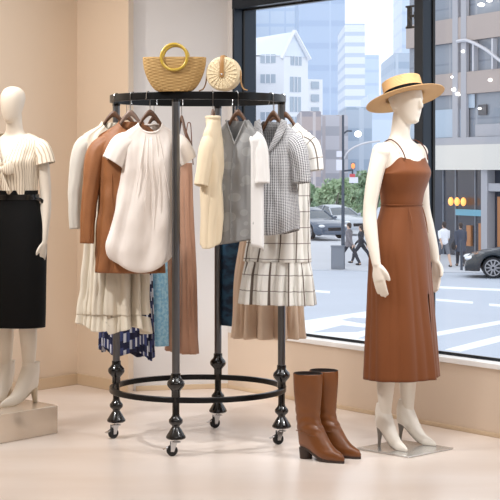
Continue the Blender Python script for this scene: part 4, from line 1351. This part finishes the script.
fpart('pale_pane', M['fglass_pale'], 2.1, 2.75, 3.75, 4.28, .0, .03)
fpart('grey_panel', M['stonegrey'], 2.8, 9, 2.64, 3.1, .0, .03)
fpart('dark_pane', M['shopdark'], 3.0, 3.55, 3.45, 3.85, .0, .03)
for u in (1.35, 1.95): fpart('column', M['stonegrey'], u, u + .38, 2.62, 12, .0, .14)
for u in (2.85, 4.15): fpart('fin', M['fin'], u, u + .09, 5.15, 6.3, .0, .2)
q = MB()
q.tube(smooth_keys([tuple(fa + fd * u + fn * .2 + Vector((0, 0, z - GZ))) for u, z in ((1.8, 6.36), (2.4, 6.36), (3.0, 6.2), (3.8, 5.9), (4.6, 5.5), (5.6, 5.0))], 24), .07, 8)
q.build('curved_rail', M['fin'], rb_)
for u, z, r_ in ((2.95, 8.05, .17), (3.35, 7.65, .11), (3.9, 7.75, .09), (2.15, 5.95, .09), (1.35, 5.0, .07), (1.5, 4.5, .11), (1.75, 4.32, .1), (4.0, 4.75, .09), (3.25, 3.7, .06)):
    q = MB(); q.ball(fa + fd * u + fn * .12 + Vector((0, 0, z - GZ)), (r_ * 1.3, r_, r_ * .7), 10); q.build('downlight', M['lampwhite'], rb_)
for u in (1.10, 1.55, 2.0):
    q = MB(); q.ball(fa + fd * u + fn * .05 + Vector((0, 0, .12 - GZ)), (.11, .2, .17), 12); q.build('lantern', M['warm'], rb_)
fpart('lit_sign', M['bluesign'], 1.2, 3.2, -.42, -.18, -.2, -.1)
fpart('pier', M['stonegrey'], 3.3, 3.72, GZ, 1.36, -.3, .1)
fpart('door_lintel', M['stonegrey'], 3.72, 6.0, .55, .85, -.3, .05)
for u in (4.1, 4.6): fpart('door_leaf', M['timber'], u, u + .28, GZ + .1, .35, -.24, -.1)
for u, z0, z1 in ((1.9, -1.6, -.8), (2.75, -1.9, -.7)): fpart('display', M['timber'], u, u + .3, z0, z1, -.24, -.15)
for u in (.1, 1.0, 2.4): fpart('shop_mullion', M['fglass'], u, u + .05, GZ, 1.36, -.25, -.2)

# street furniture ---------------------------------------------------
M['polemetal'] = mat('dark pole metal', (74, 84, 98), 0.5, 0.3)
M['boxgrey'] = mat('grey steel cabinet', (128, 134, 144), 0.6)
M['signwhite'] = mat('white sign sheet', (232, 232, 244), 0.5)
M['signred'] = mat('red sign sheet', (214, 90, 96), 0.5)
M['amber'] = mat('amber signal', (255, 150, 80), 0.4, emit=(255, 140, 80), estr=1.0)
Dp = 54
pb = gpt(343, 270); 
sp_ = thing('street_lamp', 'tall dark street lamp pole with curved arm and signs', 'street lamp', pb)
s_ = pb.y / F
def sl(px, py): return Vector(((px - 343) * s_, 0, (270 - py) * s_))
q = MB(); q.tube([sl(343, 270), sl(343, 200), sl(343, 115)], [.07, .055, .04], 10); q.build('pole', M['polemetal'], sp_)
q = MB(); q.tube(smooth_keys([tuple(sl(343, 160)), tuple(sl(348, 152)), tuple(sl(355, 147)), tuple(sl(366, 143)), tuple(sl(380, 141))], 16), .035, 8); q.build('arm', M['fin'], sp_)
q = MB(); q.tube([sl(343, 134), sl(347, 131), sl(352, 131)], .03, 8); bk = q.build('bracket', M['polemetal'], sp_)
q = MB(); q.ball(sl(358, 134), (.12, .12, .11), 14); q.build('lamp_globe', M['lampwhite'], bk)
q = MB(); c = sl(339, 154); q.box((c.x, -.08, c.z), (.18, .03, .2)); q.build('sign', M['signwhite'], sp_)
q = MB(); c = sl(339, 165); q.box((c.x, -.08, c.z), (.19, .03, .36)); q.build('sign', M['signwhite'], sp_)
q = MB(); q.tube([sl(343, 171), sl(352, 170)], .03, 8); q.tube([sl(352.5, 163), sl(352.5, 184)], .03, 8); bk = q.build('bracket', M['polemetal'], sp_)
q = MB(); c = sl(352.8, 166); q.box((c.x, -.08, c.z), (.15, .14, .24)); sg_ = q.build('signal_head', M['boxgrey'], bk)
q = MB(); q.ball((c.x, -.16, c.z), (.065, .03, .09), 12); q.build('signal_lens', M['amber'], sg_)
q = MB(); c = sl(353.5, 180); q.box((c.x, -.08, c.z), (.3, .03, .2)); si = q.build('sign', M['signwhite'], bk)
q = MB(); c = sl(352.2, 175.5); q.box((c.x, -.09, c.z), (.18, .03, .11)); q.build('sign_top', M['signred'], si)

cb = gpt(338, 270)
ub = thing('utility_cabinet', 'grey steel utility cabinet on the kerb beside the street lamp', 'cabinet', cb, R(-8))
q = MB(); q.box((0, 0, .42), (.44, .4, .76)); q.build('case', M['boxgrey'], ub, bevel=.015)
q = MB(); q.box((0, 0, .815), (.48, .44, .04)); q.build('lid', M['boxgrey'], ub, bevel=.01)
q = MB(); q.box((0, 0, .02), (.40, .36, .06)); q.build('base', M['polemetal'], ub)
q = MB(); q.box((.0, -.205, .43), (.36, .012, .62)); q.build('door', M['boxgrey'], ub, bevel=.004)
bo = thing('bollard', 'thin dark sign post on the kerb in front of the walkers', 'post', gpt(461.5, 271))
q = MB(); q.tube([(0, 0, 0), (0, 0, 1.0)], .045, 10); q.build('post', M['polemetal'], bo)
q = MB(); q.ball((0, 0, 1.0), .05, 10); q.build('cap', M['polemetal'], bo)

# trees
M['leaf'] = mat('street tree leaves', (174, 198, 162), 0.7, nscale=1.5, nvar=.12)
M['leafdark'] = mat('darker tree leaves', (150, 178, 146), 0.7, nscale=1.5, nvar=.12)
M['bark'] = mat('grey bark', (122, 112, 108), 0.8)
def tree(x, D, ytop, ybot, wpx, seed, m, label):
    rnd = random.Random(seed)
    b0 = Vector(((x - 250) / F * D, D, GZ)); s = D / F
    t = thing('street_tree', label, 'tree', b0, 0, 'street trees across the road')
    zt = (170 - ytop) * s + EYE - GZ; zb = (170 - ybot) * s + EYE - GZ; w = wpx * s / 2
    q = MB(); q.tube(smooth_keys([(0, 0, 0), (.05, 0, zb * .6), (-.03, 0, zb), (.05, 0, (zb + zt) / 2)], 10), [.12] * 4 + [.09] * 6, 8)
    for k in range(4):
        a = k * 1.6 + seed; q.tube([(0, 0, zb * .95), (w * .55 * math.cos(a), w * .55 * math.sin(a), lerp(zb, zt, .55))], [.07, .03], 6)
    q.build('trunk', M['bark'], t)
    q = MB()
    lumps = [(rnd.uniform(-.6, .6) * w, rnd.uniform(-.6, .6) * w, lerp(zb, zt, rnd.uniform(.22, .78)), rnd.uniform(.35, .55)) for _ in range(10)]
    for _ in range(2600):
        lx, ly, lz, lr = rnd.choice(lumps)
        v = Vector((rnd.gauss(0, 1), rnd.gauss(0, 1), rnd.gauss(0, 1))).normalized() * (lr * (rnd.random() ** .4))
        p = Vector((lx + v.x * w, ly + v.y * w, lz + v.z * (zt - zb) * .45))
        n = Vector((rnd.gauss(0, 1), rnd.gauss(0, 1), rnd.gauss(0, 1))).normalized()
        a = n.orthogonal().normalized(); b_ = n.cross(a); sz = rnd.uniform(.10, .2)
        q.add([p - a * sz, p - b_ * sz * .5, p + a * sz, p + b_ * sz * .5], [(0, 1, 2, 3)])
    q.build('foliage', m, t, angle=180)
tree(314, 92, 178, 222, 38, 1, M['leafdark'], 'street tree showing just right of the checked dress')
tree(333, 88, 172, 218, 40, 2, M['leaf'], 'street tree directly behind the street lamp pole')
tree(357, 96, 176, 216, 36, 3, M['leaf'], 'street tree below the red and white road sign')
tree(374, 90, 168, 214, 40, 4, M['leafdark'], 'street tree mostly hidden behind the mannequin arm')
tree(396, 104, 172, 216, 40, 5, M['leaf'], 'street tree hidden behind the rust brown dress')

# cars
M['tyre'] = mat('tyre', (34, 34, 38), 0.7)
M['rim'] = mat('alloy rim', (168, 166, 170), 0.35, 0.5)
M['carglass'] = mat('car glass', (70, 84, 96), 0.08, coat=0.5)
M['headlight'] = mat('headlamp lens', (236, 240, 244), 0.15)
M['tail'] = mat('red tail lamp', (210, 70, 80), 0.3, emit=(230, 70, 80), estr=.6)
def car(loc, yaw, paint, label, k=1.0):
    """nose toward local -x, right at the origin"""
    t = thing('car', label, 'car', loc, yaw, 'cars on the street')
    t.scale = (k, k, k)
    body_pts = [(.02, .30), (-.0, .48), (.05, .62), (.22, .74), (.60, .84), (1.15, .93), (1.42, .96), (1.95, 1.28), (2.35, 1.42), (2.9, 1.44), (3.4, 1.34), (3.95, 1.02), (4.40, .98), (4.55, .86), (4.60, .55), (4.52, .30)]
    low = [(p[0], p[1]) for p in body_pts if p[1] <= 1.03]
    def outline(pts, y): return [Vector((p[0], y, p[1])) for p in pts]
    sec = []
    def arch(cx):
        return [(cx + .37 * math.cos(a), .32 + .37 * math.sin(a)) for a in (PI * j / 10 for j in range(11))]
    # lower body as columns of cross-sections along x
    top = [(0, .46), (.05, .60), (.25, .73), (.6, .83), (1.15, .92), (1.5, .96), (2.3, .97), (3.3, .98), (3.9, 1.0), (4.35, .98), (4.52, .88), (4.6, .6)]
    rows = []
    for i in range(93):
        x = 4.6 * i / 92
        zt = interp(top, x)
        zl = .22
        for cx in (.86, 3.62):
            if abs(x - cx) < .375: zl = max(zl, .32 + math.sqrt(max(0, .375 ** 2 - (x - cx) ** 2)))
        zl = min(zl, zt - .05)
        e = min(1, min(x + .04, 4.64 - x) / .5)
        hw = .90 * (0.72 + .28 * math.sin(PI / 2 * max(.05, e)))
        r = []
        for y, z in ((-hw * .9, zl), (-hw, lerp(zl, zt, .25)), (-hw * 1.01, lerp(zl, zt, .55)), (-hw * .97, lerp(zl, zt, .85)), (-hw * .86, zt), (0, zt + .03), (hw * .86, zt), (hw * .97, lerp(zl, zt, .85)), (hw * 1.01, lerp(zl, zt, .55)), (hw, lerp(zl, zt, .25)), (hw * .9, zl)):
            r.append(Vector((x, y, z)))
        rows.append(r)
    q = MB(); q.grid(rows, True, True, True); q.build('body', paint, t, angle=35)
    cab = [(1.35, .93), (1.98, 1.30), (2.4, 1.43), (2.9, 1.44), (3.4, 1.34), (4.0, .98)]
    q = MB(); rows = []
    for x, z in smooth_keys(cab, 24):
        rows.append([Vector((x, -.80, .92)), Vector((x, -.80 + .26 * (z - .92) / .5, z - .01)), Vector((x, -.3, z + .02)), Vector((x, .3, z + .02)), Vector((x, .80 - .26 * (z - .92) / .5, z - .01)), Vector((x, .80, .92))])
    q.grid(rows, True, True, True); q.build('cabin_glass', M['carglass'], t, angle=50)
    q = MB(); rows = []
    for x, z in smooth_keys(cab[1:5], 16):
        rows.append([Vector((x, -.56, z - .015)), Vector((x, -.5, z + .02)), Vector((x, 0, z + .045)), Vector((x, .5, z + .02)), Vector((x, .56, z - .015))])
    q.grid(rows, True, True, True); q.build('roof', paint, t, angle=50)
    for sg in (-1, 1):
        for pl_ in (((1.36, .95), (1.98, 1.31)), ((2.62, .96), (2.62, 1.44)), ((3.98, 1.0), (3.40, 1.35))):
            q = MB(); (x0, z0), (x1, z1) = pl_
            y0, y1 = sg * .81, sg * (.81 - .26 * (z1 - .92) / .5)
            q.tube([(x0, y0, z0), (x1, y1, z1)], .035, 6); q.build('pillar', paint, t)
    for cx in (.86, 3.62):
        for sg in (-1, 1):
            w = MB(); w.lathe([(.24, -.10), (.31, -.10), (.335, -.06), (.335, .06), (.31, .10), (.24, .10)], 28, (cx, sg * .80, .335), 'Y'); wo = w.build('wheel', M['tyre'], t)
            w = MB(); w.lathe([(.25, -.02), (.25, .02)], 24, (cx, sg * .84, .335), 'Y')
            w2 = MB()
            for k_ in range(10):
                a = 2 * PI * k_ / 10
                w2.tube([(cx + .04 * math.cos(a), sg * .90, .335 + .04 * math.sin(a)), (cx + .235 * math.cos(a), sg * .905, .335 + .235 * math.sin(a))], [.03, .022], 6)
            w2.tube([(cx + .245 * math.cos(a), sg * .90, .335 + .245 * math.sin(a)) for a in (2 * PI * j / 28 for j in range(28))], .018, 6, closed=True)
            w2.build('rim', M['rim'], wo)
    for sg in (-1, 1):
        q = MB(); q.ball((.20, sg * .62, .62), (.22, .16, .085), 14); q.build('headlight', M['headlight'], t)
        q = MB(); q.ball((4.53, sg * .62, .80), (.09, .2, .09), 12); q.build('tail_light', M['tail'], t)
        q = MB(); q.ball((1.55, sg * .97, 1.0), (.08, .1, .07), 10); q.build('wing_mirror', paint, t)
    q = MB(); q.box((.015, 0, .48), (.05, .7, .16)); q.build('grille', M['tyre'], t, bevel=.02)
    return t
M['carblack'] = mat('dark grey car paint', (42, 48, 54), 0.2, 0.2, coat=0.5)
M['carblue'] = mat('dark blue car paint', (84, 98, 118), 0.3, 0.2, coat=0.6)
M['carsilver'] = mat('silver car paint', (176, 184, 194), 0.3, 0.3, coat=0.6)
cp_ = gpt(468.5, 278.5)
car((cp_.x, 51.0, GZ + .0), R(-6), M['carblack'], 'dark saloon car at right edge with pale headlamp')
car((at(337, 0, 74).x, 76, GZ + .10), R(118), M['carblue'], 'dark blue car parked near the grey utility cabinet')
car((at(318, 0, 76).x, 79, GZ + .10), R(122), M['carsilver'], 'silver car parked just right of the checked dress')
car((at(362, 0, 80).x, 82, GZ + .10), R(118), M['carsilver'], 'silver car behind the stooping walkers')

# people
M['skin'] = mat('skin', (214, 178, 156), 0.6)
M['hairdark'] = mat('dark hair', (64, 52, 48), 0.6)
def person(loc, h, yaw, label, top, bottom, hairm, shorts=False, coat=0, stride=.22, sleeve_long=False, lean=0.0, bag=None):
    t = thing('person', label, 'person', loc, yaw, 'people on the far pavement')
    t.rotation_euler = (R(lean), 0, yaw)
    k = h / 1.75
    legs_ = []
    for sg in (-1, 1):
        st = stride * sg
        legs_.append([(sg * .085, 0, .90, .095), (sg * .088, -st * .45, .68, .075), (sg * .088, -st * .9, .48, .058), (sg * .088, -st * 1.0 + (.06 if st < 0 else 0), .28, .052), (sg * .088, -st * 1.2 + (.12 if st < 0 else 0), .09, .040), (sg * .088, -st * 1.2 + (.12 if st < 0 else 0) - .01, .05, .042), (sg * .09, -st * 1.2 + (.10 if st < 0 else 0) - .13, .035, .034)])
    arms_ = []
    for sg in (-1, 1):
        st = -stride * sg * .8
        arms_.append([(sg * .19, 0, 1.40, .055), (sg * .215, -st * .2, 1.25, .048), (sg * .225, -st * .5 + .02, 1.10, .042), (sg * .222, -st * 1.0, .95, .036), (sg * .215, -st * 1.3, .85, .030)])
    b = MB()
    T = [(.86, .10, .09, 0, 0), (.93, .155, .11, 0, 0), (1.02, .15, .105, 0, 0), (1.15, .145, .10, 0, 0), (1.28, .165, .115, 0, 0), (1.40, .18, .10, 0, 0), (1.45, .12, .075, 0, 0), (1.49, .055, .055, 0, 0), (1.56, .05, .055, 0, -.005)]
    b.loft(T, 24, 30)
    head(b, (0, -.01, 1.635), 1.0, True)
    for l in legs_ + arms_: limb(b, l, 18, 12)
    for sg, a in zip((-1, 1), arms_):
        w_ = Vector(a[-1][:3])
        hand(b, w_ + Vector((0, 0, .01)), Vector((0, -.1, -1)), sg, Vector((-.2 * sg, -1, 0)), .17)
    b.xform(Matrix.Scale(k, 4)); b.remeshed('body', M['skin'], t, .011, 3, .5)
    def grow(keys, d): return [(p[0], p[1], p[2], p[3] + d) for p in keys]
    c = MB()
    c.loft([(z - (coat if z < 1.0 else 0), w_ + .018 + (.05 if coat and z < 1.0 else 0), d_ + .02 + (.05 if coat and z < 1.0 else 0), 0, 0) for z, w_, d_, _, _ in T[:-1]][:8], 28, 30)
    for a in arms_: limb(c, grow(a if sleeve_long else a[:3], .014), 14, 12)
    c.xform(Matrix.Scale(k, 4)); c.remeshed('coat' if coat else 'shirt', top, t, .013, 3, .4)
    c = MB()
    c.loft([(.84, .11, .10, 0, 0), (.93, .168, .122, 0, 0), (1.02, .160, .115, 0, 0)], 24, 10)
    for l in legs_: limb(c, grow(l[:3] if shorts else l[:5], .016), 16, 12)
    c.xform(Matrix.Scale(k, 4)); c.remeshed('shorts' if shorts else 'trousers', bottom, t, .013, 3, .4)
    c = MB(); c.ball((0, .012, 1.665), (.086, .104, .098), 18); c.ball((0, .05, 1.60), (.07, .06, .08), 14)
    c.xform(Matrix.Scale(k, 4)); c.build('hair', hairm, t)
    for l in legs_:
        p = l[-2]; c = MB(); c.ball((p[0], p[1] - .06, .045), (.048, .135, .045), 14); c.xform(Matrix.Scale(k, 4)); c.build('shoe', M['tyre'], t)
    if bag:
        c = MB(); c.ball((.30, 0, .82), (.10, .16, .17), 14); c.tube([(.27, 0, .98), (.24, 0, 1.2), (.20, 0, 1.42)], .015, 6); c.xform(Matrix.Scale(k, 4)); c.build('shoulder_bag', bag, t)
    return t
M['tee'] = mat('white tee cloth', (240, 242, 248), 0.8)
M['shortsgrey'] = mat('grey short cloth', (112, 116, 126), 0.8)
M['coatnavy'] = mat('navy coat cloth', (72, 80, 98), 0.8)
M['coatgrey'] = mat('grey mottled coat', (140, 136, 142), 0.8, nscale=14, nvar=.3)
M['trouserdark'] = mat('dark trouser cloth', (50, 54, 66), 0.8)
M['bagblack'] = mat('black bag cloth', (40, 42, 50), 0.6)
pz = gpt(444, 267.5); pz.z += .03
person(pz, 1.56, R(200), 'person walking in white t-shirt and grey shorts', M['tee'], M['shortsgrey'], M['hairdark'], shorts=True, stride=.26)
pz = gpt(460.5, 267); pz.z += .03
person(pz, 1.52, R(190), 'person in long navy coat carrying a dark bag', M['coatnavy'], M['trouserdark'], M['hairdark'], coat=.28, sleeve_long=True, stride=.12, bag=M['bagblack'])
pz = gpt(349, 266); pz.z += .03
person(pz, 1.50, R(240), 'person in grey mottled coat walking behind the street lamp', M['coatgrey'], M['trouserdark'], M['hairdark'], coat=.1, sleeve_long=True, stride=.28)
pz = gpt(361, 264); pz.z += .03
person(pz, 1.36, R(250), 'person in dark clothes striding beside the mannequin arm', M['trouserdark'], M['trouserdark'], M['hairdark'], sleeve_long=True, stride=.34)

# ------------------------------------------------------------------ light
w = bpy.data.worlds.new('overcast sky'); scn.world = w; w.use_nodes = True
bg = w.node_tree.nodes['Background']
bg.inputs[0].default_value = (0.97, 0.985, 1.0, 1); bg.inputs[1].default_value = 1.5

def area(name, loc, size, power, colr, rot=(0, 0, 0), spread=180):
    l = bpy.data.lights.new(name, 'AREA'); l.shape = 'RECTANGLE'; l.size, l.size_y = size
    l.energy = power; l.color = colr; l.spread = R(spread)
    o = bpy.data.objects.new(name, l); COL.objects.link(o); o.location = loc; o.rotation_euler = rot
    return o
def spot(name, loc, tgt, power, colr, ang, blend=.6, rad=.06):
    l = bpy.data.lights.new(name, 'SPOT'); l.energy = power; l.color = colr; l.spot_size = R(ang); l.spot_blend = blend; l.shadow_soft_size = rad
    o = bpy.data.objects.new(name, l); COL.objects.link(o); o.location = loc
    o.rotation_euler = (Vector(tgt) - Vector(loc)).to_track_quat('-Z', 'Y').to_euler()
WARM = (1.0, .95, .88); NEUT = (1.0, 1.0, 1.0)
area('unseen_fill', (.6, 6.6, CE - .03), (1.6, 1.2), 34, NEUT)  # soft fill lamps added under the ceiling, unseen and without fixtures
area('unseen_fill', (-1.6, 7.8, CE - .03), (1.4, 1.2), 36, NEUT)
area('unseen_fill', (.6, 3.0, CE - .03), (3.0, 3.0), 50, NEUT)
spot('unseen_spot', (1.9, 6.3, 2.9), (.75, 7.8, 1.1), 130, NEUT, 40)  # unseen key spot added to light the mannequin
spot('unseen_spot', (-2.0, 6.7, 2.9), (-.30, 7.95, 1.1), 190, NEUT, 46)  # unseen side key added to bring out the garment folds
spot('unseen_spot', (-2.2, 7.6, 2.9), (-1.2, 9.6, 1.2), 60, WARM, 70)
spot('unseen_spot', (.6, 7.2, 2.9), (.6, 9.0, .1), 60, NEUT, 60)

# ------------------------------------------------------------------ camera
cd = bpy.data.cameras.new('camera'); cam = bpy.data.objects.new('camera', cd); COL.objects.link(cam)
cam.location = (0, 0, EYE); cam.rotation_euler = (R(90), 0, 0)
cd.sensor_fit = 'HORIZONTAL'; cd.sensor_width = 36; cd.lens = F / 500 * 36
cd.shift_y = -(250 - HOR) / 500
cd.clip_end = 2000
scn.camera = cam
scn.view_settings.view_transform = 'Standard'
scn.view_settings.look = 'None'
scn.view_settings.exposure = 0.0
scn.view_settings.gamma = 1.0
